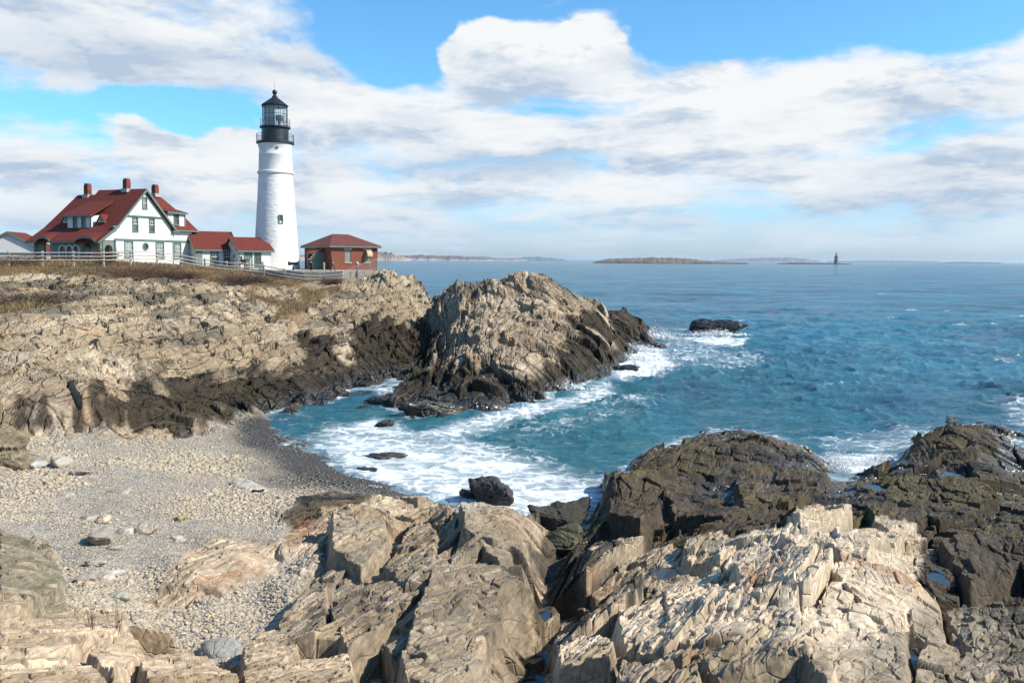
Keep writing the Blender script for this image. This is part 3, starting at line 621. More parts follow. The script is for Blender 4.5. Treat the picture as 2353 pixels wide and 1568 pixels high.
FOAM = [("680,1005 760,965 880,985 1050,990 1200,1030 1300,1060 1390,1085 1390,1160 1240,1195 1060,1172 960,1140 870,1115 780,1080", 0.05, 0.80), ("720,1020 860,1030 1000,1080 1180,1100 1385,1090 1390,1160 1240,1195 1060,1172 960,1140 870,1115 790,1085", 0.04, 0.98),
 ("860,950 960,985 1060,960 1200,925 1300,905 1400,860 1430,900 1250,965 1080,1005 900,1015 740,990", 0.025, 0.78), ("1050,1000 1400,900 1560,880 1500,960 1300,1030 1100,1040", 0.08, 0.5),
 ("1400,820 1480,770 1540,800 1570,850 1440,875 1390,870", 0.03, 0.92), ("1480,750 1560,745 1700,790 1800,810 1820,840 1650,860 1480,850", 0.06, 0.55),
 ("1560,770 1640,765 1730,772 1700,792 1600,787", 0.01, 0.85), ("1900,1040 2130,1030 2130,1080 1980,1100 1905,1090", 0.03, 0.95), ("1840,1000 2150,960 2200,1000 2100,1060 1900,1060", 0.06, 0.62), ("2250,900 2500,900 2500,1050 2330,1020", 0.05, .62)]
# ------------------------------------------------------------------ sea
tw = np.concatenate([np.linspace(0.60, 0.44, 40)[:-1], np.linspace(0.44, 0.30, 150)[:-1], np.linspace(0.30, 0.05, 640)[:-1], np.linspace(0.05, 0.012, 120), np.geomspace(0.0115, 0.00022, 60)])
wy = H/tw
wx = np.concatenate([np.linspace(-1.3, -.8, 60)[:-1], np.linspace(-0.8, 0.8, 840), np.linspace(.8, 1.3, 60)[1:]])
WY = wy[:, None]*np.ones((1, len(wx))); WX = wx[None]*WY
dyr = np.gradient(wy)[:, None]
def wave(lx, ly, amp, seed, ang, sharp=True):
    c, s = math.cos(ang), math.sin(ang)
    a = (WX*c+WY*s); b = (-WX*s+WY*c)
    n = vn(a/lx+0.35*vn(a/lx*0.5, b/ly*0.5, seed+9), b/ly+0.35*vn(a/lx*0.7, b/ly*0.7, seed+8), seed)
    if sharp: n = 1-2*np.sqrt(np.abs(n)+0.01)
    fade = 1-sst(dyr*2.2, ly*0.7, ly*1.6)
    return amp*n*fade
WZ = (wave(70, 26, 0.3, 480, 0.1)*sst(WY, 120, 260)+wave(34, 13, 0.2, 490, -0.2)*sst(WY, 60, 130)+wave(17, 8, 0.16, 500, 0.15, False)+wave(7.0, 3.0, 0.26, 510, -0.1)+wave(3.4, 1.5, 0.30, 520, 0.25)+wave(1.6, 0.75, 0.19, 530, -0.3)+wave(0.8, 0.4, 0.075, 540, 0.2)+wave(0.4, 0.25, 0.02, 550, 0.0, False))
inl = (WY < 148)
hb = np.where(inl, base_h(WX, np.minimum(WY, 149)), -3.0)
shal = 1-sst(hb, -2.6, -0.3)                        # 1 deep .. 0 at the shore
WZ *= 0.30+0.70*shal
a_, b_ = kc(WX, WY)
def wplan(s): return [kc(*P(*map(float, q.split(',')), 0.0)[:2]) for q in s.split()]
def fz_(s, soft=0.02, k=1.0): return k*sst(-polysd(a_, b_, wplan(s)), -soft, soft)
foam = np.zeros(WX.shape)
for s_, so_, k_ in FOAM: foam = np.maximum(foam, fz_(s_, so_, k_))
sh = np.where(inl, np.exp(-np.maximum(-hb, 0)/0.30), 0)*(WY > 28)
foam = np.maximum(foam, 0.60*sh)
# scattered whitecaps
cap = sst(vn(WX/9, WY/4, 600)+0.6*vn(WX/3, WY/1.4, 601), 0.85, 1.25)*(1-sst(WY, 300, 900))
foam = np.maximum(foam, 0.55*cap)
turq = np.maximum(fz_("620,990 860,900 1100,930 1420,850 1520,900 1500,1000 1560,1040 1380,1100 1230,1190 900,1110 700,1020", 0.06), 0.8*foam)
turq = np.maximum(turq, 0.45*fz_("1400,860 1500,760 1800,800 1900,900 2100,1000 1900,1060 1560,1040 1450,950", 0.08))
idw = np.arange(WX.size).reshape(WX.shape)
FW = np.stack([idw[:-1, :-1], idw[:-1, 1:], idw[1:, 1:], idw[1:, :-1]], -1).reshape(-1, 4)
fcw = WY.reshape(-1)[FW].mean(1)
hw_ = hb.reshape(-1)[FW].min(1)
FW = FW[hw_ < 1.2]
ids, inv = np.unique(FW, return_inverse=True)
VW = np.stack([WX, WY, WZ], -1).reshape(-1, 3)[ids]
me = npmesh("sea", VW, inv.reshape(-1, 4), smooth=True)
vfloat(me, foam.reshape(-1)[ids], 'foam'); vfloat(me, turq.reshape(-1)[ids], 'turq')
m = bpy.data.materials.new("sea_water"); m.use_nodes = True
t = NT(m.node_tree); o = t.n('ShaderNodeOutputMaterial')
tc = t.n('ShaderNodeTexCoord').outputs['Object']
fo = t.n('ShaderNodeAttribute', attribute_name='foam').outputs['Fac']; tq = t.n('ShaderNodeAttribute', attribute_name='turq').outputs['Fac']
n1 = t.noise(t.vscale(tc, (0.35, 1.0, 1)), 2.2, 8, 0.62, 0.6); n2 = t.noise(t.vscale(tc, (0.4, 1, 1)), 0.35, 5, 0.6); n3 = t.noise(tc, 0.03, 13, 0.74)
dep = t.mix(t.ramp(n3, 0.36, 0.66), rgb(*SEA_A), rgb(*SEA_B))
dep = t.mix(tq, dep, rgb(*SEA_T))
b = t.n('ShaderNodeMixShader'); bd_ = t.n('ShaderNodeBsdfDiffuse'); bg_ = t.n('ShaderNodeBsdfGlossy'); t.set(bd_.inputs[0], dep); bg_.inputs['Roughness'].default_value = 0.09; fr_ = t.n('ShaderNodeFresnel'); fr_.inputs[0].default_value = 1.34
t.set(b.inputs[0], t.math('MINIMUM', t.math('MULTIPLY', fr_.outputs[0], 1.8), 0.60)); t.t.links.new(bd_.outputs[0], b.inputs[1]); t.t.links.new(bg_.outputs[0], b.inputs[2])
bp = t.n('ShaderNodeBump'); bp.inputs['Strength'].default_value = 0.9; bp.inputs['Distance'].default_value = 0.35
t.set(bp.inputs['Height'], t.math('ADD', t.math('MULTIPLY', n1, 0.7), t.math('ADD', n2, t.math('MULTIPLY', n3, 7.0)))); [t.t.links.new(bp.outputs[0], q_.inputs['Normal']) for q_ in (bd_, bg_, fr_)]
# foam: lacy sheets torn into streaks
lace = t.n('ShaderNodeTexVoronoi', feature='DISTANCE_TO_EDGE')
wn = t.n('ShaderNodeTexNoise'); t.set(wn.inputs['Vector'], tc); wn.inputs['Scale'].default_value = 0.9; wn.inputs['Detail'].default_value = 5
wm = t.n('ShaderNodeVectorMath', operation='MULTIPLY_ADD'); t.set(wm.inputs[0], wn.outputs['Color']); wm.inputs[1].default_value = (1.6, 1.6, 0); t.set(wm.inputs[2], t.vscale(tc, (0.6, 1, 0)))
t.set(lace.inputs['Vector'], wm.outputs[0]); lace.inputs['Scale'].default_value = 1.5
fn = t.noise(t.vscale(tc, (0.45, 1.0, 1)), 0.8, 9, 0.68, 0.8)
fs = t.math('ADD', t.math('MULTIPLY', t.ramp(lace.outputs[0], 0.0, 0.22, 1, 0), 0.22), t.math('MULTIPLY', fn, 0.85))
thr = t.math('SUBTRACT', 0.96, t.math('MULTIPLY', fo, 0.68))
fa_ = t.ramp(t.math('SUBTRACT', fs, thr), -0.13, 0.27)
fa_ = t.math('MULTIPLY', fa_, t.ramp(fo, 0.02, 0.25, 0, 0.94))
fa_ = t.math('MAXIMUM', fa_, t.math('MULTIPLY', t.ramp(fo, 0.35, 1.0, 0.0, 0.62), t.ramp(fn, .3, .6, .55, 1.0)))
fb_ = t.n('ShaderNodeBsdfPrincipled'); fb_.inputs['Base Color'].default_value = (0.64, 0.67, 0.70, 1); fb_.inputs['Roughness'].default_value = 0.8
bp2 = t.n('ShaderNodeBump'); bp2.inputs['Strength'].default_value = 0.8; bp2.inputs['Distance'].default_value = 0.12; t.set(bp2.inputs['Height'], t.noise(tc, 2.5, 7, 0.65)); t.t.links.new(bp2.outputs[0], fb_.inputs['Normal'])
mx = t.n('ShaderNodeMixShader'); t.set(mx.inputs[0], fa_); t.t.links.new(b.outputs[0], mx.inputs[1]); t.t.links.new(fb_.outputs[0], mx.inputs[2]); t.t.links.new(mx.outputs[0], o.inputs[0])
sea = link("sea", me, m); tag(sea, kind='structure')
# ------------------------------------------------------------------ tide pools, loose rocks, shingle, grass, shrubs, spray
m = bpy.data.materials.new("pool_water"); m.use_nodes = True
t = NT(m.node_tree); o = t.n('ShaderNodeOutputMaterial'); b = t.n('ShaderNodeBsdfPrincipled'); t.t.links.new(b.outputs[0], o.inputs[0])
b.inputs['Base Color'].default_value = (0.02, 0.035, 0.045, 1); b.inputs['Roughness'].default_value = 0.03; b.inputs['IOR'].default_value = 1.34
bp = t.n('ShaderNodeBump'); bp.inputs['Strength'].default_value = 0.08; t.set(bp.inputs['Height'], t.noise(t.n('ShaderNodeTexCoord').outputs['Object'], 6, 3)); t.t.links.new(bp.outputs[0], b.inputs['Normal'])
M_POOL = m
for (x, y, z, r) in POOLS:
    n = 40; ang = np.linspace(0, 2*math.pi, n, endpoint=False)
    wob_ = 1+0.15*fbm(np.cos(ang)*1.4+x, np.sin(ang)*1.4+y, 66, 3); al_, ac_ = 2.6*r*np.cos(ang)*wob_, 1.38*r*np.sin(ang)*wob_
    V = np.c_[x+al_*SX+ac_*SY, y+al_*SY-ac_*SX, np.full(n, z)]
    me = bpy.data.meshes.new("tide_pool"); me.from_pydata([tuple(q) for q in V], [], [list(range(n))])
    tag(link("tide_pool", me, M_POOL), kind='structure')

_ico = {}
def ico(sub):
    if sub not in _ico:
        bm = bmesh.new(); bmesh.ops.create_icosphere(bm, subdivisions=sub, radius=1.0)
        bm.verts.ensure_lookup_table()
        _ico[sub] = (np.array([v.co[:] for v in bm.verts]), np.array([[v.index for v in f.verts] for f in bm.faces])); bm.free()
    return _ico[sub]
def boulder(name, label, c, size, seed, yaw=0, col=(0.3, 0.27, 0.22), wetness=0.0, sub=5, planes=13, p=16, rough=0.06, cat="rock", group=None):
    V, F = ico(sub); r_ = np.random.default_rng(seed)
    N = r_.normal(size=(planes, 3)); N /= np.linalg.norm(N, axis=1)[:, None]; N = np.vstack([N, [[0, 0, -1.0]], [[0.15*r_.normal(), 0.15*r_.normal(), 1]]])
    d = 0.62+0.3*r_.random(len(N))
    q = np.clip(V@N.T, 0, None)/d
    rad = (q**p).sum(1)**(-1/p)
    U = V*rad[:, None]
    U = U*(1+rough*fbm(U[:, 0]*2.2+seed, U[:, 1]*2.2+U[:, 2]*1.7, seed & 63, 4)[:, None]+0.5*rough*fbm(U[:, 0]*7+seed, U[:, 2]*12+U[:, 1]*2, 9, 3)[:, None])
    S = U*np.array(size)/2/0.8
    ms = min(size); e1, _, _, q1, _, _ = vor(S[:, 0]/ms*1.3+seed+0.4*S[:, 1]/ms, S[:, 2]/ms*1.9+0.5*S[:, 1]/ms+0.3*S[:, 0]/ms, 7)
    S = S*(1+2.2*rough*((q1-0.5)*sst(e1, 0, .14)-0.25*(1-sst(e1, 0, .08))))[:, None]
    me = npmesh(name, S, F, smooth=False)
    e_, _, _, t1, _, _ = vor(S[:, 0]*2.0/size[0]*1.6+seed, S[:, 2]*3/size[2]+S[:, 1], 5)
    k = (0.85+0.3*t1)*(1+0.3*fbm(S[:, 0]*3, S[:, 2]*8+S[:, 1]*2, seed & 31, 4))
    vcol(me, np.clip(np.array(col)[None]*k[:, None]*0.78, 0.005, .8)); vfloat(me, np.full(len(S), wetness), 'wet')
    o = link(name, me, M_ROCK); o.location = c; o.rotation_euler = (0.08*r_.normal(), 0.08*r_.normal(), yaw)
    return tag(o, label, cat, group)
def on(u, v, dz=0.0):
    p = hit(u, v); return (p[0], p[1], p[2]+dz)
def sea_at(u, v, dz=0.0):
    p = P(u, v, 0.0); return (p[0], p[1], dz)
def wide(u0, u1, y): return (u1-u0)/FPX*y
BLK = (0.018, 0.018, 0.020); DGR = (0.05, 0.047, 0.043); TANB = (0.38, 0.33, 0.27); PALB = (0.45, 0.40, 0.335)
c = sea_at(1632, 763, .1); y = c[1]; boulder("sea_rock", "low black rock alone in the open water off the tip of the islet", c, (wide(1572, 1698, y)*.72, 3.6, 3.3), 5, 0.1, BLK, 0.9, planes=20, rough=0.16, p=9)
c = sea_at(1128, 1148, .15); y = c[1]; boulder("sea_rock", "pointed grey rock in the white foam of the cove, taller than it is wide", c, (wide(1085, 1168, y), 1.3, 1.55), 11, 0.3, DGR, 0.5, rough=0.16, p=9)
c = sea_at(1085, 1138, .0); boulder("sea_rock", "low dark wet rock leaning against the pointed grey rock in the foam", c, (.9, .8, .5), 12, 0.5, DGR, 0.8, rough=0.16, p=9)
c = sea_at(906, 1047, .02); boulder("sea_rock", "flat dark slab lying in the foam far from the other rocks", c, (1.15, .6, .36), 13, 0.1, DGR, 0.7, rough=0.16, p=9)
c = on(835, 1086, .08); boulder("sea_rock", "small dark rock at the edge of the shingle and the foam", c, (.95, .55, .42), 14, -0.2, DGR, 0.7, rough=0.16, p=9)
c = sea_at(885, 976, .05); boulder("sea_rock", "small wet rock in the surf in front of the washed ledge", c, (1.25, .8, .55), 15, 0.4, DGR, 0.8, rough=0.16, p=9)
c = sea_at(1512, 797, .05); boulder("sea_rock", "small black rock awash beside the tip of the islet", c, (1.9, 1.2, 1.0), 16, 0, BLK, 0.9, rough=0.16, p=9)
c = sea_at(1440, 849, .05); boulder("sea_rock", "low black rock in the surf at the right foot of the islet", c, (2.4, 1.2, 1.0), 17, 0, BLK, 0.9, rough=0.16, p=9)
c = sea_at(1005, 948, .1); boulder("sea_rock", "brown ledge rock washed by white water in front of the islet", c, (4.2, 2.4, 1.3), 18, 0.5, (0.06, 0.05, 0.038), 0.8, planes=18, rough=0.16, p=9)
c = sea_at(905, 925, .1); boulder("sea_rock", "black wet ledge rock at the mouth of the gully", c, (3.0, 2.0, 0.9), 21, 0.4, (0.03, 0.028, 0.026), 0.8, planes=18, rough=0.16, p=9)
c = on(1285, 1215, .35); boulder("block", "flat topped dark block standing at the head of the narrow gully by the foam", c, (1.7, 1.3, 1.25), 19, 0.1, (0.05, 0.045, 0.036), 0.3, rough=0.16, p=9)
c = on(1290, 1262, .25); boulder("block", "olive banded block below the flat topped dark block in the gully", c, (1.3, 1.2, 0.9), 20, 0.5, (0.11, 0.10, 0.06), 0.2, rough=0.16, p=9)
c = on(2, 1075, .55); boulder("block", "brown upright block on the shingle at the left edge of the photo", c, (1.5, 1.6, 2.2), 22, 0.2, (0.22, 0.18, 0.12), 0.0, rough=0.16, p=9)
BB = [(231, 1246, .16, (.86, .6, .62), TANB, "large greenish tan boulder with flat sides in the middle of the shingle"),
 (240, 1200, .1, (.42, .36, .36), (0.55, 0.42, 0.32), "round boulder with an orange side above the large greenish one"),
 (151, 1145, .06, (.72, .4, .3), PALB, "long pale boulder on the left of the shingle, well away from the others"),
 (328, 1224, .07, (.68, .45, .36), (0.45, 0.38, 0.31), "low tan boulder to the right of the large greenish one"),
 (290, 1222, .04, (.5, .4, .22), PALB, "flat whitish stone between two tan boulders"),
 (137, 1072, .14, (.85, .6, .62), PALB, "cracked pale boulder near the foot of the left cliff"),
 (72, 1074, .1, (1.3, .8, .45), (0.5, 0.47, 0.43), "broad pale slab near the foot of the left cliff beside the brown block"),
 (176, 1087, .02, (.75, .5, .25), PALB, "thin flat pale slab below the cracked boulder"),
 (238, 1330, .03, (.72, .5, .26), (0.42, 0.36, 0.30), "flat tan stone with a dark notch near the mossy boulder"),
 (268, 1372, .03, (.55, .5, .26), (0.36, 0.35, 0.28), "rounded grey green stone half sunk in shingle above the ochre ledge"),
 (262, 1260, .02, (.45, .35, .2), TANB, "small tan stone just below the large greenish boulder"),
 (410, 1196, .05, (.34, .3, .22), (0.36, 0.28, 0.14), "small ochre stone on the grey shingle near the tan slab"),
 (405, 1238, .03, (.42, .32, .2), PALB, "small pale stone at the top corner of the low tan slab"),
 (572, 1122, .03, (1.3, .8, .36), PALB, "pale flat outcrop stone right of centre in the upper shingle"),
 (275, 1130, .03, (1.0, .6, .3), TANB, "broad low tan stone above the middle of the shingle"),
 (205, 1192, .02, (.75, .5, .24), TANB, "low tan stone to the left of the orange sided boulder"),
 (735, 1003, .03, (.4, .3, .24), (0.35, 0.27, 0.14), "small yellowish stone at the water's edge in front of the gully"),
 (505, 1500, .05, (.95, .75, .4), (0.33, 0.315, 0.29), "flat grey slab in the bottom corner of the lower shingle"),
 (215, 1298, .02, (.4, .3, .2), PALB, "small whitish stone above the flat notched stone"), (255, 1318, .02, (.6, .4, .2), (0.5, 0.47, 0.43), "bright white flat stone in the lower left shingle")]
for i, (u, v, dz, sz, col, lb) in enumerate(BB):
    boulder("boulder", lb, on(u, v, dz), sz, 40+i, 0.3*math.sin(i*7.1), col, 0.0, sub=4, p=9, rough=0.05, cat="boulder")
bb = on(590, 1131, .05)
def blobmesh(name, loc, size, mat, parent=None, sub=3):
    V, F = ico(sub); o = link(name, npmesh(name, V*np.array(size)/2, F, True), mat, parent); o.location = loc; return o
e_ = empty("bird", bb, "small black and white bird lying on the pale shingle", "bird")
blobmesh("body", (0, 0, 0.03), (.42, .16, .14), plain("black_feather", (.012, .012, .014), .7), e_); blobmesh("wing", (.02, -.04, .085), (.26, .05, .05), plain("white_feather", (.75, .75, .75), .7), e_); blobmesh("head", (.24, .0, .05), (.12, .1, .1), plain("black_feather", (.012, .012, .014)), e_)
gb = on(43, 1052, .06); tag(blobmesh("ball", gb, (.12, .12, .12), plain("lime", (.35, .65, .05), .6)), "small lime green ball on the shingle by the left cliff foot", "ball")

# shingle: thousands of stones in one sheet
Np = 250000
tu = rng.uniform(-0.72, 0.05, Np); tl = rng.uniform(math.log(15), math.log(60), Np)
y = np.exp(tl); x = tu*y
z = base_h(x, y)
rmp = rockmask(x, y)
y_ok = (rmp < 0.35) & (z > -0.12) & (rng.random(Np) < np.clip((y/46)**1.1, 0.36, 1))
x, y, z = x[y_ok], y[y_ok], z[y_ok]; n = len(x)
xi = np.interp(x/y, TX, np.arange(NC)).round().astype(int)
zz = np.empty(n)
for c_ in np.unique(xi):
    mk = xi == c_; zz[mk] = np.interp(np.log(y[mk]), LY, Z0[:, c_])
patch = sst(fbm(x/3.5, y/2.5, 96, 3), -0.3, 0.4)
r = np.exp(rng.normal(math.log(0.033), 0.42, n))*(0.62+0.75*patch)
r = np.clip(r, 0.015, 0.17)*np.clip(y/34, 0.62, 1.2)
wetp = 1-sst(zz+0.10*fbm(x/2, y/2, 93, 3), 0.25, 0.72)
def stones(sel, sub):
    V, F = ico(sub); k = sel.sum(); nv = len(V)
    sc = r[sel][:, None]*np.c_[rng.uniform(0.9, 1.6, k), rng.uniform(0.7, 1.1, k), rng.uniform(0.38, 0.75, k)]
    a = rng.uniform(0, 6.28, k)
    U = V[None]*(1+0.22*rng.normal(size=(k, nv, 1)).clip(-1.5, 1.5)*(0.55 if sub > 1 else 0.8))*sc[:, None]
    tl_ = rng.normal(0, 0.22, k)[:, None]; U[..., 2] += tl_*U[..., 0]
    ca, sa = np.cos(a)[:, None], np.sin(a)[:, None]
    W = np.stack([U[..., 0]*ca-U[..., 1]*sa+x[sel][:, None], U[..., 0]*sa+U[..., 1]*ca+y[sel][:, None], U[..., 2]+(zz[sel]+0.25*sc[:, 2])[:, None]], -1)
    Fk = (F[None]+np.arange(k)[:, None, None]*nv).reshape(-1, 3)
    pal = np.array([(.47, .40, .315), (.42, .36, .285), (.50, .43, .345), (.36, .315, .255), (.47, .375, .27), (.38, .345, .30), (.54, .48, .40), (.42, .31, .20)])
    c = pal[rng.choice(8, k, p=[.26, .2, .16, .12, .11, .08, .04, .03])]*rng.uniform(0.84, 1.12, (k, 1))*np.array([.80, .78, .725])
    wk = wetp[sel][:, None]; c = c*(1-wk)+wk*(c*0.20)
    return W.reshape(-1, 3), Fk, np.repeat(c, nv, 0), np.repeat(wetp[sel], nv)
s1 = stones(y < 27, 2); s2 = stones(y >= 27, 1)
V = np.vstack([s1[0], s2[0]]); F_ = np.vstack([s1[1], s2[1]+len(s1[0])])
me = npmesh("shingle_stones", V, F_, smooth=True); vcol(me, np.vstack([s1[2], s2[2]])); vfloat(me, np.concatenate([s1[3], s2[3]]), 'wet')
m = bpy.data.materials.new("pebble"); m.use_nodes = True
t = NT(m.node_tree); o = t.n('ShaderNodeOutputMaterial'); b = t.n('ShaderNodeBsdfPrincipled'); t.t.links.new(b.outputs[0], o.inputs[0])
vc = t.n('ShaderNodeVertexColor', layer_name='tint').outputs[0]; at = t.n('ShaderNodeAttribute', attribute_name='wet').outputs['Fac']
cc = t.n('ShaderNodeVectorMath', operation='SCALE'); t.set(cc.inputs[0], vc); t.set(cc.inputs['Scale'], t.ramp(t.noise(t.n('ShaderNodeTexCoord').outputs['Object'], 25, 4), .3, .7, .8, 1.15))
t.set(b.inputs['Base Color'], cc.outputs[0]); t.set(b.inputs['Roughness'], t.ramp(at, .2, .9, .85, .3))
tag(link("shingle_stones", me, m), "grey and tan rounded stones covering the cove beach", "shingle", kind='stuff')

# dry grass on the headland
def ground_z(x, y):
    xi = np.clip(np.interp(x/y, TX, np.arange(NC)).round().astype(int), 0, NC-1); out = np.empty(len(x)); so = np.empty(len(x))
    for c_ in np.unique(xi):
        mk = xi == c_; out[mk] = np.interp(np.log(y[mk]), LY, Z0[:, c_]); so[mk] = np.interp(np.log(y[mk]), LY, SO0[:, c_])
    return out, so
n = 90000
tu = rng.uniform(-0.70, -0.17, n); tl = rng.uniform(math.log(48), math.log(112), n); y = np.exp(tl); x = tu*y
z, so_ = ground_z(x, y)
ka_, kb_ = kc(x, y); dirt = polysd(ka_, kb_, DIRT) < 0.004
wallz = (y > 97.5) & (tu > -0.32)
ok = (so_ > 0.45) & ~dirt & ~wallz & (fbm(x/2.5, y/5, 97, 3) > -0.35+0.5*sst(y, 100, 112)); x, y, z = x[ok], y[ok], z[ok]; n = len(x)
hgt = rng.uniform(0.12, 0.42, n)*(0.7+0.5*sst(fbm(x/4, y/6, 98, 2), -.2, .5)); a = rng.uniform(0, 6.28, n); lean = rng.normal(0, 0.16, (n, 2))
wd = rng.uniform(0.012, 0.035, n)
B0 = np.c_[x-np.cos(a)*wd, y-np.sin(a)*wd, z-0.05]; B1 = np.c_[x+np.cos(a)*wd, y+np.sin(a)*wd, z-0.05]; T_ = np.c_[x+lean[:, 0], y+lean[:, 1], z+hgt]
V = np.stack([B0, B1, T_], 1).reshape(-1, 3); F_ = np.arange(3*n).reshape(-1, 3)
me = npmesh("dry_grass", V, F_)
pal = np.array([(.30, .20, .085), (.22, .14, .06), (.36, .26, .12), (.13, .085, .045), (.17, .15, .05)])
cg = 0.78*pal[rng.choice(5, n, p=[.32, .26, .16, .16, .10])]; vcol(me, np.repeat(cg, 3, 0)); vfloat(me, np.zeros(3*n), 'wet')
tag(link("dry_grass", me, m), "straw coloured dry grass along the top of the headland", "grass", kind='stuff')

def tube(pts, r0, r1, k=3):
    pts = np.asarray(pts, float); n = len(pts); V = []; F = []
    for i, p in enumerate(pts):
        d = pts[min(i+1, n-1)]-pts[max(i-1, 0)]; d /= np.linalg.norm(d)+1e-9
        a = np.cross(d, [0.31, 0.22, 0.92] if abs(d[2]) < .9 else [1, 0, 0]); a /= np.linalg.norm(a)+1e-9; b = np.cross(d, a)
        r = r0+(r1-r0)*i/(n-1)
        for j in range(k):
            w = 2*math.pi*j/k; V.append(p+r*(a*math.cos(w)+b*math.sin(w)))
    for i in range(n-1):
        for j in range(k): F.append([i*k+j, i*k+(j+1) % k, (i+1)*k+(j+1) % k, (i+1)*k+j])
    return np.array(V), np.array(F)
def shrub(u, v, w, h, label, seed, col, grp="bare shrubs on the headland", twigs=260):
    c = hit(u, v); r_ = np.random.default_rng(seed); Vs, Fs, k = [], [], 0
    for i in range(twigs):
        b = np.r_[r_.normal(0, w*0.22), r_.normal(0, w*0.22), 0]
        d = np.r_[b[0]*1.3+r_.normal(0, .3*w), b[1]*1.3+r_.normal(0, .3*w), h*r_.uniform(.5, 1.1)]
        mid_ = b+d*0.5+r_.normal(0, .06, 3); Vt, Ft = tube([b-[0, 0, .1], mid_, b+d], 0.014, 0.005)
        Vs.append(Vt); Fs.append(Ft+k); k += len(Vt)
        for _ in range(3):
            f = r_.uniform(.35, .95); s_ = b+d*f; e2 = s_+np.r_[r_.normal(0, .16), r_.normal(0, .16), abs(r_.normal(.1, .12))]
            Vt, Ft = tube([s_, (s_+e2)/2+r_.normal(0, .02, 3), e2], 0.008, 0.003); Vs.append(Vt); Fs.append(Ft+k); k += len(Vt)
    o = link("bare_shrub", npmesh("bare_shrub", np.vstack(Vs), np.vstack(Fs)), plain("twig"+str(col[0]), col, .9, .3)); o.location = c
    tag(o, label, "shrub", grp)
TW1 = (0.11, 0.055, 0.04); TW2 = (0.075, 0.048, 0.04)
for a_ in [(300, 634, 4.2, 1.3, "wide brown leafless shrub on the bank below the white gable wall", 1, TW1), (245, 605, 1.8, 1.6, "tall thin leafless shrub at the fence in front of the porch arches", 2, TW1), (40, 606, 4.0, 1.0, "leafless shrub along the fence at the left edge, below the small gabled building", 3, TW1),
           (365, 640, 3.0, .9, "low reddish brown shrub at the right end of the bank under the house", 4, TW1), (575, 648, 2.8, .9, "dark leafless shrub on the slope below the green door", 5, TW2), (545, 652, 2.2, .7, "small dark shrub left of the one below the green door", 6, TW2), (65, 695, 4.2, 1.0, "grey brown shrub in a grassy hollow at the far left among the rocks", 7, TW2), (760, 650, 1.4, .5, "tiny dry shrub at the foot of the concrete wall", 8, TW1), (425, 640, 2.2, .8, "brown shrub beside the fence where it starts to descend", 9, TW1)]: shrub(*a_)
for (u, v, h, lb, sd_) in [(272, 1455, .75, "thin dry stem growing from a crack in the ochre ledge", 31), (212, 1440, .6, "forked dry stem left of another on the ochre ledge", 32), (2560*0+2540, 1540, .5, "", 33)][:2]:
    c = hit(u, v, .2); r_ = np.random.default_rng(sd_); Vs, Fs, k = [], [], 0
    for i in range(9):
        e2 = np.r_[r_.normal(0, .12), r_.normal(0, .12), h*r_.uniform(.5, 1)]; Vt, Ft = tube([np.r_[r_.normal(0, .03, 2), -.3], e2*.5+r_.normal(0, .02, 3), e2], .006, .003); Vs.append(Vt); Fs.append(Ft+k); k += len(Vt)
    o = link("dry_stem", npmesh("dry_stem", np.vstack(Vs), np.vstack(Fs)), plain("stem", (.16, .09, .045), .9)); o.location = c; tag(o, lb, "plant")

# spray thrown up where waves break on rock
M_SPRAY = plain("spray_white", (.85, .88, .9), .7, .05)
V0, F0 = ico(1)
Vs, Fs, k = [], [], 0
for (u, v, w, dpt, h, n, y_) in [(1492, 778, 3.2, 1.5, 1.6, 750, None), (1428, 828, 3.4, 1.0, 1.0, 520, None), (1465, 805, 2.5, 1.0, .9, 380, None), (1915, 1075, 1.0, .8, .95, 620, None), (1960, 1068, 1.6, .7, .6, 500, None), (2120, 1062, .9, .6, .8, 420, None), (1300, 893, 1.6, .6, .7, 260, None), (1640, 770, 3.6, .8, .9, 420, None), (1120, 940, 1.2, .5, .5, 200, None), (2030, 1060, 1.4, .6, .5, 350, None)]:
    c = P(u, v, 0); r_ = np.random.default_rng(int(u)); n = int(n*4)
    hx = r_.normal(0, .5, n)*w; hz = np.abs(r_.normal(0, .42, n))*h*np.exp(-(hx/w)**2); q = np.c_[c[0]+hx, c[1]+r_.normal(0, .5, n)*dpt, hz]
    s_ = np.exp(r_.normal(math.log(.015), .7, n))*c[1]/60*(1.15-0.6*hz/h)
    W_ = V0[None]*s_[:, None, None]*np.array([1.2, 1, .9])+q[:, None]
    Vs.append(W_.reshape(-1, 3)); Fs.append((F0[None]+np.arange(n)[:, None, None]*len(V0)).reshape(-1, 3)+k); k += n*len(V0)
tag(link("spray", npmesh("spray", np.vstack(Vs), np.vstack(Fs), True), M_SPRAY), "white spray thrown up along the wave washed rocks", "spray", kind='stuff')
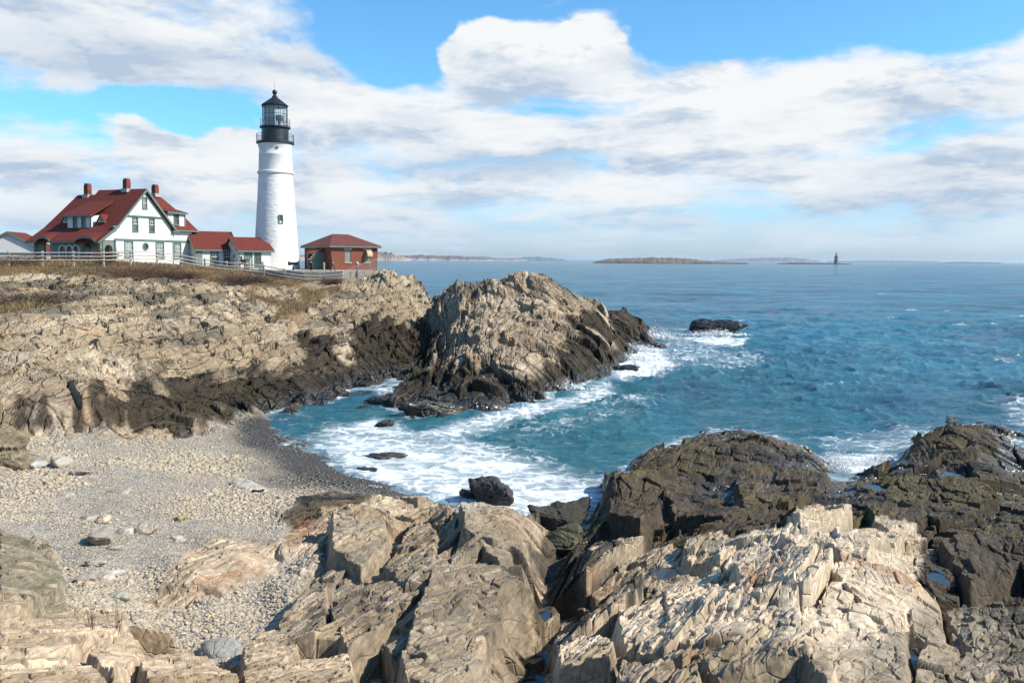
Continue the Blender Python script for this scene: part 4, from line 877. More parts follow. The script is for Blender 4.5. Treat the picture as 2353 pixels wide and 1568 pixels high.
# ------------------------------------------------------------------ builders' kit
class MB:
    def __init__(s): s.v = []; s.f = []
    def quad(s, pts): k = len(s.v); s.v += [tuple(p) for p in pts]; s.f.append(list(range(k, k+len(pts))))
    def box(s, x0, x1, y0, y1, z0, z1):
        k = len(s.v); s.v += [(x, y, z) for z in (z0, z1) for y in (y0, y1) for x in (x0, x1)]
        s.f += [[k+i for i in q] for q in ((0, 2, 3, 1), (4, 5, 7, 6), (0, 1, 5, 4), (2, 6, 7, 3), (0, 4, 6, 2), (1, 3, 7, 5))]; return s
    def slab(s, pts, th):       # flat polygon given thickness downwards along its normal
        p = [Vector(q) for q in pts]; n = (p[1]-p[0]).cross(p[2]-p[0]).normalized()
        if n.z < 0: n = -n
        k = len(s.v); m_ = len(p); s.v += [tuple(q) for q in p]+[tuple(q-n*th) for q in p]
        s.f.append(list(range(k, k+m_))); s.f.append(list(range(k+2*m_-1, k+m_-1, -1)))
        for i in range(m_): s.f.append([k+i, k+(i+1) % m_, k+m_+(i+1) % m_, k+m_+i])
        return s
    def prism(s, poly, holes, mp, d0, d1):   # 2-D outline with holes, mapped by mp(p, q, d), from depth d0 to d1
        loops = [poly]+holes; allp = [q for l in loops for q in l]
        tr = tessellate_polygon([[Vector((q[0], q[1], 0)) for q in l] for l in loops])
        k = len(s.v); m_ = len(allp); s.v += [mp(q[0], q[1], d0) for q in allp]+[mp(q[0], q[1], d1) for q in allp]
        for t_ in tr: s.f.append([k+i for i in t_]); s.f.append([k+m_+i for i in reversed(t_)])
        o = 0
        for l in loops:
            for i in range(len(l)):
                a, b = o+i, o+(i+1) % len(l); s.f.append([k+a, k+b, k+m_+b, k+m_+a])
            o += len(l)
        return s
    def lathe(s, prof, n=48, c=(0, 0), a0=0.0):
        k = len(s.v)
        for r, z in prof:
            for i in range(n): w = a0+2*math.pi*i/n; s.v.append((c[0]+r*math.cos(w), c[1]+r*math.sin(w), z))
        for j in range(len(prof)-1):
            for i in range(n): s.f.append([k+j*n+i, k+j*n+(i+1) % n, k+(j+1)*n+(i+1) % n, k+(j+1)*n+i])
        return s
    def bar(s, a, b, r, n=6):
        V, F = tube([a, ((np.array(a)+np.array(b))/2), b], r, r, n); k = len(s.v); s.v += [tuple(q) for q in V]; s.f += [[k+i for i in q] for q in F.tolist()]
        s.f.append([k+i for i in range(n)][::-1]); s.f.append([k+2*n+i for i in range(n)]); return s
    def build(s, name, mat, parent=None, smooth=False):
        me = bpy.data.meshes.new(name); me.from_pydata(s.v, [], s.f)
        bm = bmesh.new(); bm.from_mesh(me); bmesh.ops.recalc_face_normals(bm, faces=bm.faces); bm.to_mesh(me); bm.free()
        if smooth: me.polygons.foreach_set("use_smooth", [True]*len(me.polygons))
        return link(name, me, mat, parent)
def lined(name, col, per_m, rough=0.6, vary=0.1, axis=2, depth=0.6, dark=0.75):
    """courses of boards or shingles"""
    col = tuple(c*0.80 for c in col)
    m = bpy.data.materials.new(name); m.use_nodes = True
    t = NT(m.node_tree); o = t.n('ShaderNodeOutputMaterial'); b = t.n('ShaderNodeBsdfPrincipled'); t.t.links.new(b.outputs[0], o.inputs[0])
    tc = t.n('ShaderNodeTexCoord').outputs['Object']; sp = t.n('ShaderNodeSeparateXYZ'); t.set(sp.inputs[0], tc)
    fr = t.math('FRACT', t.math('MULTIPLY', sp.outputs[axis], per_m))
    n = t.noise(t.vscale(tc, (1.2, 1.2, 3)), 2.2, 6, .6); n2 = t.noise(t.vscale(tc, (3, 3, 14)), 2.0, 3)
    c = t.mix(t.ramp(t.math('ADD', t.math('MULTIPLY', n, .6), t.math('MULTIPLY', n2, .4)), .35, .65), tuple(q*(1-vary) for q in col)+(1,), tuple(min(1, q*(1+vary)) for q in col)+(1,))
    c = t.mix(t.ramp(fr, 0.86, 0.93), c, tuple(q*dark for q in col)+(1,))
    t.set(b.inputs['Base Color'], c); b.inputs['Roughness'].default_value = rough; b.inputs['Specular IOR Level'].default_value = .25
    bp = t.n('ShaderNodeBump'); bp.inputs['Strength'].default_value = depth; bp.inputs['Distance'].default_value = .03; t.set(bp.inputs['Height'], fr); t.t.links.new(bp.outputs[0], b.inputs['Normal'])
    return m
M_CLAP = lined("white_clapboard", (.78, .79, .79), 7.5, .55, .04, 2, .5, .8)
M_ROOF = lined("red_shingle", (.145, .030, .022), 5.0, .85, .22, 2, .6, .7)
M_BRICK = lined("red_brick", (.215, .075, .048), 13, .85, .22, 2, .3, 1.25)
M_TRIM = plain("sage_green_trim", (.115, .195, .16), .55, .12); M_WHITE = plain("white_paint", (.80, .80, .79), .55, .04)
M_GRN = plain("green_door", (.10, .22, .16), .5, .1); M_CHIM = lined("chimney_brick", (.20, .055, .04), 12, .9, .25, 2, .3, 1.2)
M_DARKIN = plain("dark_interior", (.012, .012, .012), .9); M_STONE = plain("pale_stone", (.42, .40, .36), .8, .15, 6, 0, .4)
M_LEAD = plain("lead_flashing", (.38, .39, .40), .6); M_BLACK = plain("black_iron_paint", (.014, .016, .019), .42, .2, 2.0); M_CONC = plain("worn_concrete", (.36, .31, .25), .85, .18, 1.2, 0, .4)
M_WOOD = plain("weathered_wood", (.50, .45, .385), .85, .22, 4, 0, .3, stretch=(1, 1, .3)); M_METAL = plain("galvanised_metal", (.42, .43, .44), .5, .1, metal=.6)
def glassmat(name, col, rough=.06):
    m = bpy.data.materials.new(name); m.use_nodes = True
    t = NT(m.node_tree); o = t.n('ShaderNodeOutputMaterial'); b = t.n('ShaderNodeBsdfPrincipled'); t.t.links.new(b.outputs[0], o.inputs[0])
    n = t.noise(t.n('ShaderNodeTexCoord').outputs['Object'], 1.1, 3)
    t.set(b.inputs['Base Color'], t.mix(t.ramp(n, .35, .65), tuple(q*.6 for q in col)+(1,), tuple(q*1.3 for q in col)+(1,))); b.inputs['Roughness'].default_value = rough
    return m
M_PANE = glassmat("window_glass", (.075, .085, .09)); M_CURT = glassmat("curtained_glass", (.20, .22, .23), .15)
m = bpy.data.materials.new("clear_glass"); m.use_nodes = True
t = NT(m.node_tree); o = t.n('ShaderNodeOutputMaterial'); g1_ = t.n('ShaderNodeBsdfTransparent'); g2_ = t.n('ShaderNodeBsdfGlossy'); g2_.inputs['Roughness'].default_value = .05
lw = t.n('ShaderNodeFresnel'); lw.inputs[0].default_value = 1.5; mx = t.n('ShaderNodeMixShader'); t.set(mx.inputs[0], t.ramp(t.noise(t.n('ShaderNodeTexCoord').outputs['Object'], .8, 2), 0, 1, .06, .16)); t.t.links.new(g1_.outputs[0], mx.inputs[1]); t.t.links.new(g2_.outputs[0], mx.inputs[2]); t.t.links.new(mx.outputs[0], o.inputs[0]); g1_.inputs[0].default_value = (.93, .95, .95, 1)
M_GLASS = m
def window(parent, mp, p0, p1, q0, q1, cols=2, rows=4, d=0.0, trim=None, tw=.13, pane=None, name="window", head=.06):
    """frame (the window itself) with pane and glazing bars under it; mp(p, q, d): d < 0 is outwards"""
    f = MB(); tr = trim or M_TRIM
    rect = lambda a, b, c, e: [(a, c), (b, c), (b, e), (a, e)]
    f.prism(rect(p0-tw, p1+tw, q0-tw, q1+tw+head), [rect(p0, p1, q0, q1)], mp, d-.06, d+.10)
    f.prism(rect(p0-tw-.05, p1+tw+.05, q0-tw-.06, q0-tw), [], mp, d-.12, d+.02)
    w = f.build(name, tr, parent)
    MB().prism(rect(p0, p1, q0, q1), [], mp, d+.045, d+.07).build("pane", pane or M_PANE, w)
    b = MB(); cw = .035; mid = (q0+q1)/2
    b.prism(rect(p0, p1, mid-.03, mid+.03), [], mp, d+.0, d+.044)
    for i in range(1, cols): x = p0+(p1-p0)*i/cols; b.prism(rect(x-cw/2, x+cw/2, mid+.03, q1), [], mp, d+.01, d+.043)
    for i in range(1, rows//2): z = mid+(q1-mid)*i/(rows//2); b.prism(rect(p0, p1, z-cw/2, z+cw/2), [], mp, d+.012, d+.042)
    b.build("glazing_bar", M_WHITE if trim is None else tr, w)
    return w
def arch(p0, p1, q0, q1, n=10, rise=None):        # opening with a round head
    r = (p1-p0)/2; h = rise if rise else r; return [(p1, q0)]+[((p0+p1)/2+r*math.cos(math.pi*i/n), q1-h+h*math.sin(math.pi*i/n)) for i in range(n+1)]+[(p0, q0)]
FR = lambda y0=0.0: (lambda p, q, d: (p, y0+d, q))             # front walls (facing -y)
LF = lambda x0=0.0: (lambda p, q, d: (x0+d, p, q))             # left walls (facing -x)
def place(o, org, ang): o.location = org; o.rotation_euler = (0, 0, ang)
GZ_ = lambda x, y: float(ground_z(np.array([x]), np.array([y]))[0][0])

# ------------------------------------------------------------------ lighthouse
TWY = 117.0
tb = Q(636, 621, TWY)
MS = TWY*1.0/FPX
lh = empty("lighthouse", tb, "tall white rubble stone lighthouse with black lantern between the houses and the brick building", "lighthouse")
def zt(v): return (621-v)*MS*1.0
m = bpy.data.materials.new("whitewashed_rubble"); m.use_nodes = True
t = NT(m.node_tree); o = t.n('ShaderNodeOutputMaterial'); b = t.n('ShaderNodeBsdfPrincipled'); t.t.links.new(b.outputs[0], o.inputs[0])
tc = t.n('ShaderNodeTexCoord').outputs['Object']; n1 = t.noise(t.vscale(tc, (1, 1, 2.6)), 1.5, 7, .62); n2 = t.n('ShaderNodeTexVoronoi'); t.set(n2.inputs['Vector'], t.vscale(tc, (1, 1, 2.4))); n2.inputs['Scale'].default_value = 1.5
t.set(b.inputs['Base Color'], t.mix(t.ramp(n1, .3, .6), rgb(.56, .56, .55), rgb(.65, .65, .64))); b.inputs['Roughness'].default_value = .7
bp = t.n('ShaderNodeBump'); bp.inputs['Strength'].default_value = .25; bp.inputs['Distance'].default_value = .08; t.set(bp.inputs['Height'], t.math('ADD', t.math('MULTIPLY', n1, .8), t.math('MULTIPLY', n2.outputs['Distance'], .5))); t.t.links.new(bp.outputs[0], b.inputs['Normal'])
M_RUB = m
def hw(px): return px*MS
# rubble shaft: displaced stonework
nseg, nz = 160, 220; z0_, z1_ = -1.0, zt(402)
ang = np.linspace(0, 2*math.pi, nseg, endpoint=False); zz_ = np.linspace(z0_, z1_, nz)
A_, Zz = np.meshgrid(ang, zz_); rr = hw(51.5)+(hw(37.3)-hw(51.5))*(Zz/z1_)
gx_ = A_*rr; e1, _, _, r1, _, _ = vor(np.round(nseg/2/math.pi*0+gx_/0.75, 4), Zz/0.32, 91)
rr = rr+0.022*(r1-.5)*sst(e1, 0, .25)+0.018*fbm(gx_*.8, Zz*1.6, 92, 4)
V = np.stack([rr*np.cos(A_), rr*np.sin(A_), Zz], -1).reshape(-1, 3); ii = np.arange(nseg*nz).reshape(nz, nseg)
F_ = np.stack([ii[:-1], np.roll(ii, -1, 1)[:-1], np.roll(ii, -1, 1)[1:], ii[1:]], -1).reshape(-1, 4)
link("tower", npmesh("tower", V, F_, True), M_RUB, lh)
MB().lathe([(hw(37.5), zt(404)), (hw(40.5), zt(401.5)), (hw(40.5), zt(397.5)), (hw(38), zt(396.5)), (hw(37.8), zt(396))]).build("stone_band", M_WHITE, lh, False)
MB().lathe([(hw(37.6), zt(396)), (hw(36.2), zt(362)), (hw(36.8), zt(361)), (hw(36.8), zt(358.5)), (hw(35.8), zt(357)), (hw(35.6), zt(345)), (hw(37.5), zt(342)), (hw(37.5), zt(339)), (hw(39), zt(335))], 64).build("upper_tower", plain("smooth_white", (.80, .80, .79), .55, .05, 1.0, 0, .1), lh, True)
def gal(v0, v1, r): return MB().lathe([(0.5, zt(v0)), (hw(r-4), zt(v0)), (hw(r), zt(v0-2.2)), (hw(r), zt(v1)), (0.5, zt(v1))], 48)
gal(336.5, 331, 42).build("lower_gallery", M_BLACK, lh); gal(301.5, 296.5, 34).build("upper_gallery", M_BLACK, lh)
MB().lathe([(hw(30), zt(332)), (hw(29.6), zt(330)), (hw(29.6), zt(301))], 40).build("watch_room", M_BLACK, lh, True)
def railing(r, v0, v1, n, rings, name, pr=.022):
    b = MB()
    for i in range(n): w = 2*math.pi*i/n; b.bar((hw(r)*math.cos(w), hw(r)*math.sin(w), zt(v0)), (hw(r)*math.cos(w), hw(r)*math.sin(w), zt(v1)), pr if i % 6 == 0 else pr*.55, 5)
    for f in rings:
        z = zt(v0+(v1-v0)*f); N = 48
        for i in range(N): w0, w1 = 2*math.pi*i/N, 2*math.pi*(i+1)/N; b.bar((hw(r)*math.cos(w0), hw(r)*math.sin(w0), z), (hw(r)*math.cos(w1), hw(r)*math.sin(w1), z), pr, 5)
    b.build(name, M_BLACK, lh)
railing(41, 331, 314, 72, (1.0, .08), "railing"); railing(33, 296.5, 280, 18, (1.0, .5, .1), "railing")
gl = MB().lathe([(hw(27), zt(296)), (hw(27), zt(250))], 16, a0=.2).build("lantern_glazing", M_GLASS, lh)
b = MB()
for i in range(16):
    w = .2+2*math.pi*i/16; b.bar((hw(27.2)*math.cos(w), hw(27.2)*math.sin(w), zt(297)), (hw(27.2)*math.cos(w), hw(27.2)*math.sin(w), zt(250)), .035, 5)
for v in (296, 283, 269, 251):
    for i in range(16): w0, w1 = .2+2*math.pi*i/16, .2+2*math.pi*(i+1)/16; b.bar((hw(27.2)*math.cos(w0), hw(27.2)*math.sin(w0), zt(v)), (hw(27.2)*math.cos(w1), hw(27.2)*math.sin(w1), zt(v)), .03, 5)
b.build("mullion", M_BLACK, gl)
MB().prism([(-hw(26), zt(296)), (-hw(2), zt(296)), (-hw(2), zt(251)), (-hw(26), zt(251))], [], lambda p, q, d: (p, d+0.3, q), .0, .06).build("blind", plain("grey_blind", (.5, .51, .52), .8), gl)
lens = MB().box(hw(3), hw(16), -.45, .45, zt(282.5), zt(270.5)).lathe([(.16, zt(297)), (.16, zt(282.6))], 12, (hw(9), 0)).build("beacon", plain("beacon_grey", (.05, .052, .055), .35, .2, 3), lh)
MB().lathe([(hw(5.5), zt(281)), (hw(5.5), zt(272))], 20).build("lens", glassmat("lens_glass", (.4, .42, .42), .1), lens).location = (hw(9), -.1, 0)
rf = MB().lathe([(0.05, zt(252)), (hw(28), zt(252)), (hw(30), zt(249.5)), (hw(30), zt(248.3)), (hw(6), zt(230.5)), (hw(6), zt(228)), (hw(3.4), zt(226)), (hw(3.4), zt(224)), (0.05, zt(223.6))], 16, a0=.2).build("lantern_roof", M_BLACK, lh)
V, F_ = ico(3); bl_ = link("vent_ball", npmesh("vent_ball", V*hw(5.6), F_, True), M_BLACK, rf); bl_.location = (0, 0, zt(219))
MB().bar((0, 0, zt(215)), (0, 0, zt(196)), .03, 6).build("lightning_rod", M_METAL, rf)
def tube_d(u): return (u-636)*MS
wr = hw(51.5)+(hw(37.3)-hw(51.5))*(zt(506)/z1_)
wx_ = tube_d(657.5); wyy = -math.sqrt(max(wr*wr-(wx_-0)**2, .1))
wm = empty("window", (wx_, wyy-.02, zt(506))); wm.parent = lh; wm.rotation_euler = (0, 0, math.atan2(wyy, wx_)+math.pi/2)
f = MB(); rc = lambda a, b, c, e: [(a, c), (b, c), (b, e), (a, e)]
f.prism(rc(-.30, .30, -.62, .62), [rc(-.2, .2, -.52, .52)], FR(), -.10, .25).build("frame", M_TRIM, wm); MB().prism(rc(-.2, .2, -.52, .52), [], FR(), .0, .03).build("pane", M_PANE, wm)
ph = MB().lathe([(.0001, 0), (.22, 0), (.22, .06), (.15, .07), (.0001, .03)], 20).build("porthole", M_TRIM, lh); ph.location = (tube_d(649), -math.sqrt(hw(35.8)**2-tube_d(649)**2)-.0, zt(347)); ph.rotation_euler = (math.pi/2, 0, math.atan2(tube_d(649), hw(35)))

# ------------------------------------------------------------------ keeper's house: x along the gable wall, y to the back, z up
HA = math.atan2(.933, .36)
ho = Q(234, 604.5, 98.0)
kh = empty("keepers_house", ho, "large white clapboard house with red hipped and gabled roof, three chimneys and arched porch", "house"); kh.rotation_euler = (0, 0, HA)
rw = lambda a, b, c, e: [(a, c), (b, c), (b, e), (a, e)]
gw = MB().prism([(2, -1), (11.5, -1), (11.5, 4.45), (6.75, 9.15), (2, 4.45)], [rw(4.8, 5.55, 4.05, 5.7), rw(7.5, 8.25, 4.05, 5.7), rw(6.4, 7.02, 6.95, 8.2), rw(3.5, 4.65, .7, 2.65), rw(8.55, 9.75, .7, 2.65), [(6.75+.36*math.cos(a*.5236), 2.1+.36*math.sin(a*.5236)) for a in range(12)]], FR(), 0, .25)
gw.prism([(0.1, 2.75), (2, 2.75), (2, 4.4)], [], FR(), .02, .2)
gw.prism(rw(11.52, 15.3, -1, 4.45), [rw(12.1, 13.15, .7, 2.6)], FR(.35), 0, .25)
gw.box(15.05, 15.3, .6, 8.5, -1, 4.45); gw.box(2.0, 2.25, .25, 10.8, -1, 2.9); gw.box(2, 15, 8.3, 8.5, -1, 4.4)
gw.box(2.0, 6.7, 10.6, 10.8, -1, 4.4)
gw.build("wall", M_CLAP, kh)
b = MB()
b.prism([(3.9, 5.95), (9.6, 5.95), (6.75, 8.9)], [rw(6.26, 7.16, 6.8, 8.36)], FR(), -.07, -.003); b.build("gable_front", M_WHITE, kh)
b = MB().prism([(3.75, 5.78), (9.75, 5.78), (9.6, 5.96), (3.9, 5.96)], [], FR(), -.13, -.005)
for i in range(40): x = 3.85+i*.148; b.prism(rw(x, x+.07, 5.68, 5.78), [], FR(), -.1, -.005)
b.build("dentil_moulding", M_TRIM, kh)
b = MB().box(1.9, 11.55, -.10, -.004, 2.78, 3.0).box(11.56, 15.4, .24, .345, 2.78, 3.0).box(15.304, 15.4, .345, 8.4, 2.78, 3.0).box(1.98, 2.14, -.05, -.003, -.6, 2.78).box(11.36, 11.52, -.05, -.003, -.6, 2.78).box(15.16, 15.32, .29, .347, -.6, 2.78)
b.build("trim_band", M_TRIM, kh)
window(kh, FR(), 4.8, 5.55, 4.05, 5.7, 3, 4, tw=.11); window(kh, FR(), 7.5, 8.25, 4.05, 5.7, 3, 4, tw=.11)
window(kh, FR(), 6.4, 7.02, 6.95, 8.2, 1, 2, d=-.07, tw=.1, pane=M_CURT)
window(kh, FR(), 3.5, 4.65, .7, 2.65, 4, 4, pane=M_CURT); window(kh, FR(), 8.55, 9.75, .7, 2.65, 4, 4, pane=M_CURT); window(kh, FR(.35), 12.1, 13.15, .7, 2.6, 4, 4, pane=M_CURT)
circ = lambda r: [(6.75+r*math.cos(a*.2618), 2.1+r*math.sin(a*.2618)) for a in range(24)]
ow = MB().prism(circ(.5), [circ(.34)], FR(), -.08, .1).build("round_window", M_TRIM, kh); MB().prism(circ(.34), [], FR(), .04, .06).build("pane", M_PANE, ow)
# main roof with swept eave over the porch
r_ = MB(); ZR = 9.38
sl2 = lambda x: 4.42+(x-1.9)*(ZR-4.42)/(6.75-1.9)
r_.slab([(6.75, -.45, ZR), (1.9, -.45, 4.42), (1.9, 7.6, 4.42), (6.75, 7.6, ZR)], .22)
r_.slab([(1.9, -.45, 4.42), (-.75, -.45, 2.62), (-.75, 11.6, 2.62), (1.9, 11.6, 4.42)], .2)
r_.slab([(6.75, -.45, ZR), (11.95, -.45, 4.15), (11.95, 8.8, 4.15), (6.75, 7.6, ZR)], .22)
zx = 8.75; xx_ = 1.9+(zx-4.42)*(6.75-1.9)/(ZR-4.42)
r_.slab([(xx_, 7.6, zx), (1.9, 7.6, 4.42), (1.9, 11.6, 4.42), (xx_, 10.6, zx)], .22); r_.slab([(xx_, 7.6, zx), (xx_, 10.6, zx), (11.5, 10.6, 4.4), (11.5, 7.6, 4.4)], .2); r_.slab([(xx_, 10.6, zx), (1.9, 11.6, 4.42), (11.5, 10.6, 4.4)], .2)
# wing roof, hipped, with a steeper foot
r_.slab([(8.0, 4.2, 9.2), (13.4, 4.2, 9.2), (15.0, 1.7, 6.6), (10.0, 1.7, 6.6)], .2); r_.slab([(10.0, 1.7, 6.6), (15.0, 1.7, 6.6), (16.0, -.15, 4.42), (11.2, -.15, 4.42)], .2)
r_.slab([(13.4, 4.2, 9.2), (15.0, 6.7, 6.6), (15.0, 1.7, 6.6)], .2); r_.slab([(15.0, 1.7, 6.6), (15.0, 6.7, 6.6), (16.0, 8.8, 4.42), (16.0, -.15, 4.42)], .2); r_.slab([(8.0, 4.2, 9.2), (13.4, 4.2, 9.2), (15.0, 6.7, 6.6), (9.0, 6.7, 6.6)], .2); r_.slab([(9.0, 6.7, 6.6), (15.0, 6.7, 6.6), (16, 8.8, 4.42), (8, 8.8, 4.42)], .2)
roof = r_.build("roof", M_ROOF, kh)
def chim(x, y, z0, z1, w=.33):
    c = MB().box(x-w, x+w, y-w, y+w, z0, z1-.25).box(x-w*.86, x+w*.86, y-w*.86, y+w*.86, z1-.25, z1).build("chimney", M_CHIM, roof); MB().box(x-w-.16, x+w+.16, y-w-.16, y+w+.16, z0-.05, z0+.42).build("flashing", M_LEAD, kh); return c
chim(6.2, 8.9, 8.35, 10.2); chim(6.6, 2.7, 9.0, 10.7); chim(12.75, 4.1, 8.9, 10.5)
# bargeboards and cornice returns
b = MB()
def rake(xa, za, xb, zb, y=-.52, h=.34): b.prism([(xa, za), (xb, zb), (xb, zb-h), (xa, za-h)], [], lambda p, q, d: (p, y+d, q), 0, .12)
rake(6.75, ZR-.02, 1.9, 4.4); rake(1.9, 4.4, -.75, 2.6, h=.26); rake(6.75, ZR-.02, 11.95, 4.13)
b.box(1.35, 2.35, -.5, -.004, 4.28, 4.5).box(11.15, 12.1, -.5, -.004, 4.05, 4.28).box(11.2, 16.05, -.22, -.14, 4.2, 4.40).box(16.0, 16.08, -.15, 8.8, 4.2, 4.40)
b.build("bargeboard", M_TRIM, kh)
b = MB().box(-.83, -.75, -.45, 2.6*0+.15, 2.36, 2.60).box(-.83, -.75, 3.4, 7.55, 2.36, 2.60).box(-.83, -.75, 9.75, 11.6, 2.36, 2.60)
for (ya, yb) in ((.15, 3.4), (7.55, 9.75)):
    N = 14; c_ = (ya+yb)/2; hw_2 = (yb-ya)/2; ptsO = [(c_-hw_2*math.cos(math.pi*i/N), 2.36+.24+.55*math.sin(math.pi*i/N)) for i in range(N+1)]; ptsI = [(p, q-.22) for p, q in reversed(ptsO)]
    b.prism(ptsO+ptsI, [], LF(-.86), 0, .12)
b.build("eave_board", M_TRIM, kh)
for (ya, yb) in ((.15, 3.4), (7.55, 9.75)):        # eyebrow rises of the roof over the big arches
    eb = MB(); N = 14; c_ = (ya+yb)/2; hw_2 = (yb-ya)/2; row = []
    for i in range(N+1):
        a = math.pi*i/N; yy = c_-hw_2*math.cos(a); zz2 = 2.60+.55*math.sin(a); row.append(((-.80, yy, zz2+.02), (.9, yy, max(3.76, zz2+.6*.5)+.03)))
    for i in range(N): eb.quad([row[i][0], row[i+1][0], row[i+1][1], row[i][1]])
    eb.build("eyebrow", M_ROOF, roof)
# porch
M_SAGE = plain("sage_porch", (.17, .22, .19), .6, .1)
pw = MB().prism([(.15, -1), (10.8, -1), (10.8, 2.5), (9.6, 2.62), (8.65, 3.0), (7.7, 2.62), (7.5, 2.5), (3.3, 2.5), (2.7, 2.8), (1.75, 3.0), (.8, 2.8), (.3, 2.5), (.15, 2.5)],
    [arch(7.95, 9.4, -.5, 2.75), arch(5.85, 6.75, -.2, 2.05), arch(4.75, 5.6, -.2, 2.05), arch(3.68, 4.5, -.2, 2.05), arch(.45, 3.05, -.5, 2.8)], LF(0), 0, .25).build("porch_wall", M_SAGE, kh)
MB().prism(rw(.3, 1.98, -1, 2.72), [arch(.55, 1.7, -.5, 2.2)], FR(.1), 0, .2).build("porch_wall", M_SAGE, kh)
b = MB()
for (a0_, a1_) in ((5.85, 6.75), (4.75, 5.6), (3.68, 4.5)): b.prism(arch(a0_-.2, a1_+.2, -.2, 2.25), [arch(a0_, a1_, -.19, 2.05)], LF(-.04), 0, .036)
b.build("arch_trim", M_WHITE, pw)
MB().box(.2, 2.1, .3, 10.7, -1, .0).build("porch_floor", M_CONC, kh)
dr = MB().box(1.93, 1.995, 1.0, 1.95, 0, 2.1).build("door", M_GRN, kh)
window(kh, LF(1.98), 4.2, 5.2, .7, 2.1, 2, 2, pane=M_PANE); window(kh, LF(1.98), 8.2, 9.1, .7, 2.1, 2, 2)
MB().bar((-.05, 10.8, -1), (-.05, 10.8, 2.4), .2, 10).build("porch_post", M_SAGE, kh); MB().bar((-.05, .1, -1), (-.05, .1, 2.4), .16, 10).build("porch_post", M_SAGE, kh)
# shed dormer with two windows, and two little triangular vents
dm = MB().prism([(3.5, 4.2), (7.4, 4.2), (7.4, 5.75), (3.5, 5.75)], [rw(4.45, 5.0, 4.42, 5.6), rw(5.85, 6.4, 4.42, 5.6)], LF(1.75), 0, .2)
dm.prism([(1.95, 4.35), (1.95, 5.75), (3.35, 5.95)], [], FR(3.5), 0, .12).prism([(1.95, 4.35), (1.95, 5.75), (3.35, 5.95)], [], FR(7.25), 0, .12)
dormer = dm.build("dormer", M_CLAP, kh)
MB().slab([(1.35, 2.95, 5.85), (1.35, 7.95, 5.85), (5.2, 7.4, 7.85), (5.2, 3.4, 7.85)], .16).build("dormer_roof", M_ROOF, dormer)
MB().box(1.27, 1.35, 2.95, 7.95, 5.64, 5.84).box(1.68, 1.748, 3.45, 3.62, 4.2, 5.75).box(1.68, 1.748, 3.45, 7.45, 4.1, 4.22).build("dormer_trim", M_TRIM, dormer)
window(kh, LF(1.75), 4.45, 5.0, 4.42, 5.6, 2, 2, tw=.07, trim=M_TRIM); window(kh, LF(1.75), 5.85, 6.4, 4.42, 5.6, 2, 2, tw=.07, trim=M_TRIM)
for y_ in (2.45, 8.35):
    b = MB(); b.prism([(y_-.62, 5.0), (y_+.62, 5.0), (y_, 5.85)], [], LF(2.3), 0, .1); vt = b.build("vent", M_WHITE, kh)
    MB().slab([(2.15, y_, 5.98), (2.15, y_-.75, 4.95), (3.5, y_, 5.98)], .08).slab([(2.15, y_, 5.98), (2.15, y_+.75, 4.95), (3.5, y_, 5.98)], .08).build("vent_roof", M_ROOF, vt); MB().prism([(y_-.3, 5.1), (y_+.3, 5.1), (y_, 5.55)], [], LF(2.27), 0, .028).build("louvre", M_TRIM, vt)
dm = MB().prism(rw(10.9, 14.0, 4.6, 6.75), [rw(12.05, 12.85, 5.15, 6.35)], FR(.3), 0, .15).box(13.88, 14.0, .45, 2.6, 4.6, 6.6).box(10.9, 11.02, .45, 2.6, 4.6, 6.6)
dormer = dm.build("dormer", M_CLAP, kh); MB().slab([(10.6, 0, 6.75), (14.3, 0, 6.75), (14.3, 2.2, 7.3), (10.6, 2.2, 7.3)], .14).build("dormer_roof", M_ROOF, dormer); MB().box(10.6, 14.3, -.08, 0.0, 6.5, 6.72).box(13.9, 14.06, .22, .298, 4.6, 6.5).build("dormer_trim", M_TRIM, dormer)
window(kh, FR(.3), 12.05, 12.85, 5.15, 6.35, 2, 2, tw=.1, trim=M_TRIM)

# ------------------------------------------------------------------ link buildings between the house and the tower
LA_ = math.atan2(.6, .8)
def lowhouse(name, label, org, L, hwid, eave, ridge, holes, cat="house"):
    e = empty(name, org, label, cat); e.rotation_euler = (0, 0, LA_)
    w = MB().prism(rw(0, L, -1, eave), holes, FR(), 0, .2); w.box(0, L, 2*hwid-.2, 2*hwid, -1, eave)
    w.prism([(0, -1), (2*hwid, -1), (2*hwid, eave), (hwid, ridge-.1), (0, eave)], [], LF(0), .02, .2); w.prism([(0, -1), (2*hwid, -1), (2*hwid, eave), (hwid, ridge-.1), (0, eave)], [], LF(L-.22), .02, .2)
    w.build("wall", M_CLAP, e)
    r = MB(); ov = .35; dz = ov*(ridge-eave)/hwid
    r.slab([(-.2, -ov, eave-dz+.15), (L+.35, -ov, eave-dz+.15), (L+.35, hwid, ridge+.15), (-.2, hwid, ridge+.15)], .16); r.slab([(-.2, 2*hwid+ov, eave-dz+.15), (L+.35, 2*hwid+ov, eave-dz+.15), (L+.35, hwid, ridge+.15), (-.2, hwid, ridge+.15)], .16)
    rf = r.build("roof", M_ROOF, e)
    t_ = MB().box(-.2, L+.35, -ov-.06, -ov, eave-dz-.08, eave-dz+.13); t_.prism([(-ov, eave-dz+.12), (hwid, ridge+.12), (hwid, ridge-.12), (-ov, eave-dz-.1)], [], LF(-.26), 0, .06)
    t_.build("eave_board", M_TRIM, e); return e
oA = Q(449, 613, 110.0)
A_h = lowhouse("link_building", "low white wing with red roof and two sash windows joined to the big house", oA, 5.6, 3.3, 2.45, 4.75, [rw(2.1, 2.95, .5, 2.15), rw(3.85, 4.75, .5, 2.15)])
